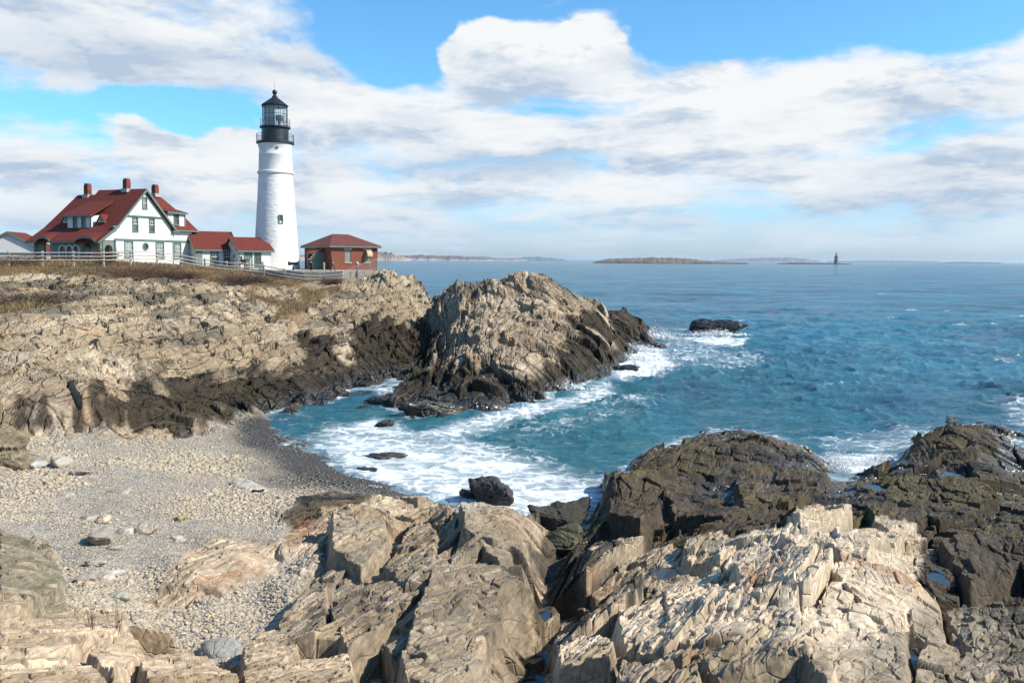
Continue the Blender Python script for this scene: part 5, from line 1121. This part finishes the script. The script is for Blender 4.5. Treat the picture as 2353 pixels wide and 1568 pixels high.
window(A_h, FR(), 2.1, 2.95, .5, 2.15, 3, 4); window(A_h, FR(), 3.85, 4.75, .5, 2.15, 3, 4); MB().box(.0, .9, -.1, -.01, -1, 2.3).build("shutter", M_SAGE, A_h)
oB = Q(548, 614.5, 110.0)
B_h = lowhouse("entrance_building", "small white building with red roof and green door against the lighthouse foot", oB, 4.5, 3.0, 2.35, 4.0, [rw(.85, 1.8, -.5, 1.95), rw(2.25, 3.0, .2, 1.95)])
dr = MB().prism(rw(.75, 1.9, -.6, 2.08), [rw(.87, 1.78, -.6, 1.95)], FR(), -.06, .05).build("door", M_TRIM, B_h); MB().prism(rw(.87, 1.78, -.6, 1.95), [], FR(), .03, .08).build("leaf", M_GRN, dr)
window(B_h, FR(), 2.25, 3.0, .2, 1.95, 1, 2, trim=M_TRIM, tw=.1); window(B_h, LF(0), 1.6, 1.95, 1.15, 1.6, 1, 2, tw=.07)
MB().box(.12, .5, -.09, -.003, .75, 1.5).build("plaque", plain("dark_plaque", (.05, .02, .02), .4), B_h)

# ------------------------------------------------------------------ brick building
oK = Q(761, 621, 113.0)
bk = empty("brick_building", oK, "red brick building with hipped red roof and green porch right of the lighthouse", "building"); bk.rotation_euler = (0, 0, LA_)
BW, BD, BE, BR = 7.1, 9.2, 3.45, 5.15
w = MB().prism(rw(0, BW, -.6, BE), [rw(2.05, 2.95, 1.15, 2.85), rw(5.05, 5.95, 1.15, 2.85)], FR(), 0, .3).box(BW-.3, BW, .3, BD, -.6, BE).box(0, BW-.3, BD-.3, BD, -.6, BE)
w.prism(rw(.3, BD-.3, -.6, BE), [rw(2.6, 3.9, -.5, 2.2)], LF(0), 0, .3); w.build("wall", M_BRICK, bk)
c0, c1 = (BW/2-1.2, BD/2), (BW/2+1.2, BD/2); o_ = .4
r = MB(); cs_ = [(-o_, -o_, BE), (BW+o_, -o_, BE), (BW+o_, BD+o_, BE), (-o_, BD+o_, BE)]; a_, b_ = (*c0, BR), (*c1, BR)
r.slab([cs_[0], cs_[1], b_, a_], .12); r.slab([cs_[2], cs_[3], a_, b_], .12); r.slab([cs_[1], cs_[2], b_], .12); r.slab([cs_[3], cs_[0], a_], .12)
r.build("roof", plain("brown_red_roof", (.135, .033, .023), .85, .2, 2.0, 0, .3), bk)
MB().box(-o_-.02, BW+o_+.02, -o_-.08, -o_, BE-.28, BE-.06).box(-o_-.08, -o_, -o_, BD+o_, BE-.28, BE-.06).box(-o_, BW+o_, -o_, -.004, BE-.32, BE-.28).box(-o_, -.004, -.004, BD+o_, BE-.32, BE-.28).build("eave_board", plain("grey_eave", (.13, .16, .15), .6), bk)
MB().prism(rw(0, BW, -.6, -.25), [], FR(), -.06, -.003).build("plinth", M_CONC, bk)
M_SCR = lined("barred_glass", (.26, .29, .25), 7, .3, .15, 0, .4, .35)
for x in (2.05, 5.05):
    f = MB().prism(rw(x-.18, x+1.08, 2.85, 3.1), [], FR(), -.05, .2).build("window", M_STONE, bk); MB().prism(rw(x-.1, x+1.0, 1.0, 1.15), [], FR(), -.1, .2).build("sill", M_STONE, f); MB().prism(rw(x, x+.9, 1.15, 2.85), [], FR(), .08, .12).build("pane", M_SCR, f)
aw = MB(); N = 10                                  # rounded hood over the right window
arc = [(-.05-.75*math.sin(math.pi/2*i/N), 1.95+.95*math.cos(math.pi/2*i/N)) for i in range(N+1)]
for x in (5.15, 5.95):
    k = len(aw.v); aw.v += [(x, -.05, 1.95)]+[(x, p, q) for p, q in arc]; aw.f.append(list(range(k, k+N+2)))
for i in range(N): aw.quad([(5.15, *arc[i]), (5.95, *arc[i]), (5.95, *arc[i+1]), (5.15, *arc[i+1])])
aw.build("hood", plain("tan_hood", (.45, .33, .18), .6, .15), bk)
po = empty("porch", (0, 0, 0)); po.parent = bk
pp = MB().prism(rw(2.2, 4.3, -.6, 2.4), [rw(2.55, 3.95, -.5, 2.25)], LF(-1.7), 0, .1).box(-1.6, -.003, 2.2, 2.3, -.6, 2.55).box(-1.6, -.003, 4.2, 4.3, -.6, 2.55)
pp.build("porch_wall", plain("porch_green", (.085, .16, .12), .5, .08), po)
MB().slab([(-1.85, 2.05, 2.42), (-1.85, 4.45, 2.42), (-.02, 4.45, 3.05), (-.02, 2.05, 3.05)], .1).build("porch_roof", plain("porch_red", (.2, .04, .03), .85, .2), po)
MB().box(.31, .36, 2.3, 4.1, -.6, 2.4).build("doorway_shade", M_DARKIN, po)  # near-black sheet painting the shade inside the door opening

# ------------------------------------------------------------------ small gabled building at the left edge
oG = Q(-66, 604, 118.0)
ga = empty("gabled_shed", oG, "small white gabled building with red roof at the left edge behind the fence", "building"); ga.rotation_euler = (0, 0, math.atan2(-.25, .97)+.5)
W_ = 9.6
MB().prism([(0, -1), (W_, -1), (W_, 1.85), (W_/2, 4.35), (0, 1.85)], [rw(1.2, 3.2, -.5, 1.2), rw(6.4, 8.4, -.5, 1.2)], FR(), 0, .2).box(W_-.2, W_, .2, 8, -1, 1.85).box(0, .2, .2, 8, -1, 1.85).build("wall", M_CLAP, ga)
MB().slab([(-.6, -.3, 1.72), (W_/2, -.3, 4.6), (W_/2, 8, 4.6), (-.6, 8, 1.72)], .18).slab([(W_+.6, -.3, 1.72), (W_/2, -.3, 4.6), (W_/2, 8, 4.6), (W_+.6, 8, 1.72)], .18).build("roof", M_ROOF, ga)
b = MB()
for sg in (0, 1):
    x_ = lambda q: q if sg == 0 else W_-q
    b.prism([(x_(-.6), 1.7), (W_/2, 4.58), (W_/2, 4.28), (x_(-.6), 1.42)], [], FR(-.36), 0, .06)
b.box(-.0, W_, -.08, -.004, 1.3, 1.5); b.build("bargeboard", M_TRIM, ga)
for x in (1.2, 6.4): MB().prism(rw(x, x+2, -.5, 1.2), [], FR(), .05, .12).build("door", plain("grey_door", (.5, .5, .48), .6), ga)
# ------------------------------------------------------------------ paved terrace, retaining wall, fences
pz = float(Q(700, 622, 103)[2])
front = [Q(u, v, y) for u, v, y in ((560, 626, 100.3), (606, 631, 99.6), (653, 636, 99), (700, 640, 98.6), (745, 641, 98.6), (786, 640, 98.6), (830, 628, 100.5), (868, 619, 103))]
fr2 = [(p[0], p[1]) for p in front]; back = [(-21.5, 128), (-31, 128), (-38, 118)]
MB().prism(fr2+back, [], lambda p, q, d: (p, q, d), pz-.35, pz).build("path", plain("worn_paving", (.40, .33, .25), .9, .2, .5, 0, .3))
tag(bpy.data.objects["path"], kind='structure')
wl = MB()
for i in range(len(fr2)-1):
    a, b = np.array(fr2[i]), np.array(fr2[i+1]); d = (b-a)/np.linalg.norm(b-a); n = np.array([d[1], -d[0]])*.18
    q = [(*(a+n), pz+.06), (*(b+n), pz+.06), (*(b), pz+.06), (*(a), pz+.06)]; wl.slab(q, 1.9)
tag(wl.build("retaining_wall", M_CONC), "low concrete wall below the wooden fence in front of the lighthouse", "wall")
FP = [(-60, 603, 88), (20, 603.5, 88), (98, 603.5, 88.5), (169, 603.5, 89), (238, 603.5, 90), (300, 600.5, 92), (361, 601, 95), (418, 607.5, 97), (470.5, 617.5, 98), (521, 624, 98), (568, 627, 98), (606, 631, 98), (653, 640, 97.6), (696.5, 646, 97.4), (742, 647, 97.4), (786, 644, 97.4)]
wf = empty("wooden_fence", Q(*FP[8]), "long weathered wooden rail fence in front of the house and lighthouse", "fence"); ov = Vector(wf.location)
tops = []
for u, v, y in FP:
    p = Vector(Q(u, v, y))-ov; tops.append(p)
    MB().box(p.x-.085, p.x+.085, p.y-.085, p.y+.085, p.z-.7, p.z+1.28).build("post", M_WOOD, wf)
for i in range(len(tops)-1):
    a, b = tops[i], tops[i+1]; d = (b-a).normalized(); n = Vector((d.y, -d.x, 0))*.12
    for h in (.28, .68, 1.08): MB().bar(tuple(a+n+Vector((0, 0, h))-d*.1), tuple(b+n+Vector((0, 0, h+.015*((i*7+int(h*9)) % 3-1)))+d*.1), .062, 6).build("rail", M_WOOD, wf)
MP_ = [(792, 644, 97.6), (822, 633, 99), (850, 622, 100.5), (872, 614, 102), (898, 613, 103.5)]
mf = empty("mesh_fence", Q(*MP_[0]), "thin wire mesh fence with metal posts running out along the cliff edge", "fence"); ov = Vector(mf.location)
ps = [Vector(Q(*q))-ov for q in MP_]
for p in ps: MB().bar(tuple(p-Vector((0, 0, .5))), tuple(p+Vector((0, 0, 1.3))), .035, 6).build("post", M_METAL, mf)
b = MB()
for i in range(len(ps)-1):
    a, c = ps[i], ps[i+1]; L = (c-a).length; n = int(L/.13)
    for k in range(n+1): q = a+(c-a)*k/n; b.bar(tuple(q), tuple(q+Vector((0, 0, 1.2))), .007, 3)
    for h in np.linspace(0, 1.2, 10): b.bar(tuple(a+Vector((0, 0, h))), tuple(c+Vector((0, 0, h))), .007 if 0 < h < 1.2 else .02, 3)
b.build("wire_mesh", M_METAL, mf)
# lamp post by the mesh fence
p = Q(886, 616, 104.5); lp = empty("lamp_post", p, "short grey lamp post with a flat cap at the end of the mesh fence", "lamp")
MB().bar((0, 0, -.6), (0, 0, 1.75), .06, 8).build("pole", M_METAL, lp); MB().lathe([(.02, 1.75), (.12, 1.76), (.14, 1.95), (.3, 1.97), (.3, 2.03), (.02, 2.12)], 14).build("lamp_head", M_METAL, lp)
# fog horn on a post
p = Q(673.5, 627, 103.5); fh = empty("fog_horn", p, "black horn on a post standing in front of the white tower", "horn")
MB().bar((0, 0, -.3), (0, 0, .95), .07, 8).build("post", M_BLACK, fh)
hb_ = MB(); hb_.lathe([(.02, -.62), (.26, -.6), (.3, -.5), (.17, -.38), (.15, .1), (.2, .5), (.34, .72), (.3, .72), (.1, .3)], 18)
hb_.v = [(z, y, x+1.2) for (x, y, z) in hb_.v]; hb_.build("horn", M_BLACK, fh, True)
b = MB()
for i in range(4): b.box(-.35+i*.2, -.27+i*.2, -.06, .06, .93, 1.06)
b.build("bracket", M_BLACK, fh)
# coin viewer
p = Q(820.5, 629, 99.8); cvw = empty("binocular_viewer", p, "silver coin operated binocular viewer on a pedestal by the mesh fence", "viewer")
MB().lathe([(.2, -.3), (.2, .05), (.07, .12), (.055, .95), (.09, 1.0), (.01, 1.0)], 14).build("pedestal", plain("dark_grey_metal", (.08, .08, .085), .4), cvw)
V, F_ = ico(3); hd = link("viewer_head", npmesh("viewer_head", V*np.array([.2, .22, .24]), F_, True), plain("silver_paint", (.6, .6, .6), .35, .08), cvw); hd.location = (0, 0, 1.22)
b = MB().bar((.08, -.3, 1.25), (.08, .25, 1.25), .07, 10).bar((-.08, -.3, 1.25), (-.08, .25, 1.25), .07, 10); b.build("eyepiece", M_BLACK, cvw)
# two stone posts with a dark board between them
p = Q(557, 618, 106.5)
for du, lb in ((-12, "squat pale stone post left of the dark board below the white buildings"), (14, "squat pale stone post right of the dark board below the white buildings")):
    q = Q(557+du, 618, 106.5); s_ = MB().box(-.28, .28, -.28, .28, -.4, 1.25).box(-.34, .34, -.34, .34, 1.25, 1.4).build("stone_post", M_STONE); s_.location = q; tag(s_, lb, "post")
bd = empty("notice_board", p, "dark board with two round white plates hung between two stone posts", "sign"); MB().box(-.42, .42, -.05, .05, .55, 1.25).build("board", plain("dark_board", (.05, .035, .03), .6), bd)
for x in (-.18, .18): MB().lathe([(.001, 0), (.13, 0), (.13, .03), (.001, .03)], 16).build("plate", M_WHITE, bd).location = (x, -.09, .85); bpy.data.objects[bd.children[-1].name].rotation_euler = (math.pi/2, 0, 0)
MB().bar((-.3, 0, -.4), (-.3, 0, .6), .05, 6).bar((.3, 0, -.4), (.3, 0, .6), .05, 6).build("leg", M_WOOD, bd)
p = Q(600, 620, 104); tbn = MB().box(-.24, .24, -.24, .24, -.4, .95).box(-.28, .28, -.28, .28, .95, 1.05).build("bin", plain("bin_grey", (.34, .33, .31), .7, .15)); tbn.location = p; tag(tbn, "grey litter bin behind the fence at the foot of the tower", "bin")
p = Q(744, 621, 108); bo = MB().lathe([(.15, -.3), (.15, .95), (.12, 1.05), (.01, 1.08)], 12).build("bollard", plain("bollard_grey", (.3, .27, .22), .7, .15)); bo.location = p; tag(bo, "short grey bollard beside the green porch", "bollard")
# ------------------------------------------------------------------ people
def skinned(name, pts, edges, rad, mat, parent, sub=2):
    me = bpy.data.meshes.new(name); me.from_pydata(pts, edges, [])
    o = link(name, me, mat, parent)
    bm = bmesh.new(); bm.from_mesh(me); ly = bm.verts.layers.skin.verify(); bm.verts.ensure_lookup_table()
    for i, v_ in enumerate(bm.verts): v_[ly].radius = (rad[i], rad[i]); v_[ly].use_root = (i == 0)
    bm.to_mesh(me); bm.free()
    o.modifiers.new("skin", 'SKIN').use_smooth_shade = True; s_ = o.modifiers.new("sub", 'SUBSURF'); s_.levels = sub; s_.render_levels = sub
    return o
def person(loc, rz, label, pose, jacket, trousers, extras):
    e = empty("person", loc, label, "person"); e.rotation_euler = (0, 0, rz)
    J = pose
    names = list(J.keys()); pts = [J[n][:3] for n in names]; rad = [J[n][3] for n in names]; ix = {n: i for i, n in enumerate(names)}
    E = [("pelvis", "waist"), ("waist", "chest"), ("chest", "neck"), ("neck", "head"), ("head", "crown")]
    for s_ in "lr": E += [("pelvis", "hip"+s_), ("hip"+s_, "knee"+s_), ("knee"+s_, "ankle"+s_), ("ankle"+s_, "toe"+s_), ("chest", "sho"+s_), ("sho"+s_, "elb"+s_), ("elb"+s_, "wri"+s_), ("wri"+s_, "hand"+s_)]
    skinned("body", pts, [(ix[a], ix[b]) for a, b in E], rad, plain("skin", (.45, .27, .19), .6), e)
    def part(nm, keys, Es, mat, grow):
        k = {n: i for i, n in enumerate(keys)}; skinned(nm, [J[n][:3] for n in keys], [(k[a], k[b]) for a, b in Es], [J[n][3]+grow for n in keys], mat, e)
    ks = ["waist", "chest", "shol", "elbl", "wril", "shor", "elbr", "wrir"]
    part("jacket", ks, [("waist", "chest"), ("chest", "shol"), ("shol", "elbl"), ("elbl", "wril"), ("chest", "shor"), ("shor", "elbr"), ("elbr", "wrir")], jacket, .025)
    ks = ["pelvis", "waist", "hipl", "kneel", "anklel", "hipr", "kneer", "ankler"]
    part("trousers", ks, [("pelvis", "waist"), ("pelvis", "hipl"), ("hipl", "kneel"), ("kneel", "anklel"), ("pelvis", "hipr"), ("hipr", "kneer"), ("kneer", "ankler")], trousers, .02)
    for s_ in "lr": skinned("shoe", [J["ankle"+s_][:3], J["toe"+s_][:3]], [(0, 1)], [.055, .045], plain("shoe", (.02, .02, .02), .5), e)
    h = J["head"]; blobmesh("hair", (h[0], h[1]+.015, h[2]+.075), (.20, .22, .15), plain("dark_hair", (.03, .022, .017), .7), e)
    for (nm, lc, sz, mt) in extras: blobmesh(nm, lc, sz, mt, e)
    return e
def stand(step=0.0, arms=0.0):
    J = dict(pelvis=(0, 0, .93, .13), waist=(0, 0, 1.08, .125), chest=(0, 0, 1.32, .15), neck=(0, 0, 1.5, .055), head=(0, -.01, 1.62, .085), crown=(0, 0, 1.72, .06))
    for s_, g in (("l", -1), ("r", 1)):
        f = step*g
        J["hip"+s_] = (.10*g, 0, .88, .095); J["knee"+s_] = (.11*g, -.05-f*.5, .49, .062); J["ankle"+s_] = (.11*g, -f, .08, .045); J["toe"+s_] = (.12*g, -f-.17, .035, .035)
        J["sho"+s_] = (.2*g, 0, 1.42, .07); J["elb"+s_] = (.27*g, .03+f*.3, 1.14, .05); J["wri"+s_] = (.24*g-.1*g*arms, -.08-.18*arms+f*.5, .92+.22*arms, .036); J["hand"+s_] = (.235*g-.14*g*arms, -.11-.2*arms+f*.55, .83+.26*arms, .034)
    return J
M_BLK = plain("black_cloth", (.012, .012, .014), .8); M_NAVY = plain("faded_jeans", (.05, .06, .075), .8); WH = plain("white_stripe", (.7, .7, .7), .7)
p = P(714.5, 623, pz) if False else Q(714.5, 622.5, 102.6)
pr = person((p[0], p[1], pz), .1, "person in black tracksuit with white stripes standing before the green porch door", stand(.03, .8), M_BLK, M_BLK,
    [("stripe", (-.225, -.03, .55), (.03, .1, .8), WH), ("shoulder_panel", (-.2, -.02, 1.44), (.2, .2, .14), WH), ("cap", (0, -.02, 1.72), (.2, .24, .09), WH)])
p = Q(764, 623, 101.6)
person((p[0], p[1], pz), 1.2, "person in dark jacket and grey jeans walking past the brick wall", stand(.24, .2), plain("dark_jacket", (.03, .028, .035), .8), M_NAVY, [("hood", (0, .05, 1.55), (.22, .2, .16), plain("dark_jacket", (.03, .028, .035), .8))])

# ------------------------------------------------------------------ far shores
def land(name, y, prof, depth, cols, seed, rough=.25, vb=None):
    """low island: a ridge with real depth; prof = sighted (u, v) of its skyline"""
    us = np.array([q[0] for q in prof], float); n = 220; u = np.linspace(us[0], us[-1], n)
    top = np.array([Q(a, np.interp(a, us, [q[1] for q in prof]), y)[2] for a in u]); xs = np.array([Q(a, 600, y)[0] for a in u])
    top = 0.84*np.maximum(top, .3)*(1+rough*fbm(u/6.0, u*0, seed, 4)*np.minimum(1, np.minimum(np.arange(n), np.arange(n)[::-1])/12))
    K = 15; s_ = np.linspace(-1, 1, K); V = []; 
    for j, t_ in enumerate(s_):
        sc = (1-abs(t_)**2.2); V.append(np.c_[xs*(y+t_*depth)/y, np.full(n, y+t_*depth)+depth*.12*fbm(u/15, u*0+j*.0, seed+3, 3), top*np.maximum(sc, 0)*(1+.2*fbm(u/4, u*0+j*2.3, seed+5, 3))-.8*(sc < .05)])
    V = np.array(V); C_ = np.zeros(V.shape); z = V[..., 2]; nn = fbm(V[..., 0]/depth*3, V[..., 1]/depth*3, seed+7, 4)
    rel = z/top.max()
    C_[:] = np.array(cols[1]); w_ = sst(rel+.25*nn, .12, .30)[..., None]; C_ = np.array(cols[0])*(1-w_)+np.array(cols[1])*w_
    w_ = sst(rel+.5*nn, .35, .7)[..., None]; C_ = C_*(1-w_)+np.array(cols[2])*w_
    ii = np.arange(K*n).reshape(K, n); F_ = np.stack([ii[:-1, :-1], ii[:-1, 1:], ii[1:, 1:], ii[1:, :-1]], -1).reshape(-1, 4)
    me = npmesh(name, V.reshape(-1, 3), F_, True); vcol(me, C_.reshape(-1, 3)); vfloat(me, np.zeros(K*n), 'wet')
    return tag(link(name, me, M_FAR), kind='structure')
m = bpy.data.materials.new("far_ground"); m.use_nodes = True
t = NT(m.node_tree); o = t.n('ShaderNodeOutputMaterial'); b_ = t.n('ShaderNodeBsdfPrincipled'); t.t.links.new(b_.outputs[0], o.inputs[0])
vc = t.n('ShaderNodeVertexColor', layer_name='tint').outputs[0]; cc = t.n('ShaderNodeVectorMath', operation='SCALE'); t.set(cc.inputs[0], vc); t.set(cc.inputs['Scale'], t.ramp(t.noise(t.n('ShaderNodeTexCoord').outputs['Object'], .02, 6), .3, .7, .75, 1.25)); t.set(b_.inputs['Base Color'], cc.outputs[0]); b_.inputs['Roughness'].default_value = .95
M_FAR = m
SHORE = (.34, .29, .25); BRN = (.13, .10, .09); BRN2 = (.10, .09, .085); HAZE_BLU = (.10, .135, .18); ROCKD = (.03, .03, .03)  # the blue tone has distance haze mixed into the ground colour
land("island", 4200, [(690, 585), (780, 580), (868, 577), (900, 580), (925, 588), (938, 595)], 500, (SHORE, (.27, .21, .15), (.11, .09, .075)), 301)
land("hill", 5600, [(880, 592), (925, 585), (965, 584), (1000, 585.5), (1050, 586), (1090, 590), (1130, 594)], 700, (SHORE, BRN, BRN2), 302, .12)
land("hill", 7400, [(1030, 594), (1060, 589), (1105, 587), (1130, 590), (1155, 594.5)], 700, (HAZE_BLU, HAZE_BLU, HAZE_BLU), 303, .1)
land("island", 7000, [(1100, 595), (1125, 592.5), (1180, 592.5), (1210, 595.5)], 500, (SHORE, (.3, .22, .17), BRN), 304, .2)
land("hill", 8200, [(1170, 595), (1200, 590), (1235, 588), (1262, 591), (1300, 595.5)], 700, (HAZE_BLU, HAZE_BLU, (.12, .12, .12)), 305, .12)
land("island", 2900, [(1363, 602), (1372, 598), (1400, 593), (1470, 590.5), (1500, 589.5), (1540, 590.5), (1575, 591.5), (1600, 594.5), (1640, 599), (1690, 602), (1717, 603.5)], 240, (ROCKD, (.13, .10, .075), (.10, .085, .065)), 306, .12)
land("hill", 9000, [(1640, 597), (1690, 593), (1760, 591), (1810, 590), (1850, 593), (1880, 598)], 800, ((.22, .22, .24), (.14, .15, .17), (.13, .14, .16)), 307, .12)  # blue-grey land colours carry painted haze here too
land("ledge", 3000, [(1784, 605.5), (1800, 604), (1825, 602.3), (1860, 603), (1900, 604.3), (1918, 603.5), (1945, 605), (1960, 607)], 90, (ROCKD, ROCKD, ROCKD), 308, .3)
land("island", 9000, [(2165, 602.2), (2190, 601), (2230, 600.6), (2300, 602.5)], 500, (ROCKD, BRN2, BRN2), 309, .2)
land("hill", 12000, [(1900, 599.2), (2000, 597.5), (2100, 598.5), (2160, 600.5)], 900, (HAZE_BLU, HAZE_BLU, HAZE_BLU), 310, .2)
q = Q(1920.5, 607, 2950.0); k_ = 2950/FPX
dl = empty("distant_lighthouse", q, "far grey granite lighthouse on a dark ledge at the horizon", "lighthouse")
MB().lathe([(5.4*k_, -2), (5.2*k_, 2*k_), (3.7*k_, 18*k_), (4.2*k_, 18.6*k_), (4.2*k_, 19.6*k_), (.1, 19.6*k_)], 24).build("tower", plain("grey_granite", (.22, .20, .17), .9, .2, .1), dl, False)
MB().lathe([(2*k_, 19.6*k_), (2*k_, 23.5*k_)], 12).build("lantern", plain("pale_lantern", (.5, .5, .5), .4), dl); MB().lathe([(2.5*k_, 23.5*k_), (1.5*k_, 25.5*k_), (.3*k_, 26.5*k_), (.2*k_, 28*k_), (.01, 28*k_)], 12).build("lantern_roof", M_BLACK, dl)
for (u, v, lb) in ((957, 596.2, "tiny white house with red roof on the far shore, left of the other"), (983, 596.4, "tiny white house with red roof on the far shore, nearest the open sea")):
    q = Q(u, v, 4900.0); k_ = 4900/FPX; e = empty("shore_house", q, lb, "house", "white houses on the far shore")
    MB().prism([(-3*k_, -1*k_), (3*k_, -1*k_), (3*k_, 2.2*k_), (0, 4.2*k_), (-3*k_, 2.2*k_)], [], FR(), 0, 6*k_).build("wall", M_WHITE, e)
    MB().slab([(-3.4*k_, -1, 2.1*k_), (0, -1, 4.7*k_), (0, 6*k_, 4.7*k_), (-3.4*k_, 6*k_, 2.1*k_)], .6*k_).slab([(3.4*k_, -1, 2.1*k_), (0, -1, 4.7*k_), (0, 6*k_, 4.7*k_), (3.4*k_, 6*k_, 2.1*k_)], .6*k_).build("roof", M_ROOF, e)
# ------------------------------------------------------------------ sea air
m = bpy.data.materials.new("sea_air"); m.use_nodes = True
t = NT(m.node_tree); o = t.n('ShaderNodeOutputMaterial'); pv = t.n('ShaderNodeVolumePrincipled')
pv.inputs['Color'].default_value = (0.64, 0.80, 1.0, 1); pv.inputs['Density'].default_value = HAZE_D; pv.inputs['Anisotropy'].default_value = 0.2
t.t.links.new(pv.outputs[0], o.inputs['Volume'])
hz = MB().box(-62000, 62000, -60, 47000, -9.0, 75.0).build("haze", m); hz["kind"] = "stuff"
hz["label"] = "pale sea haze over the water"
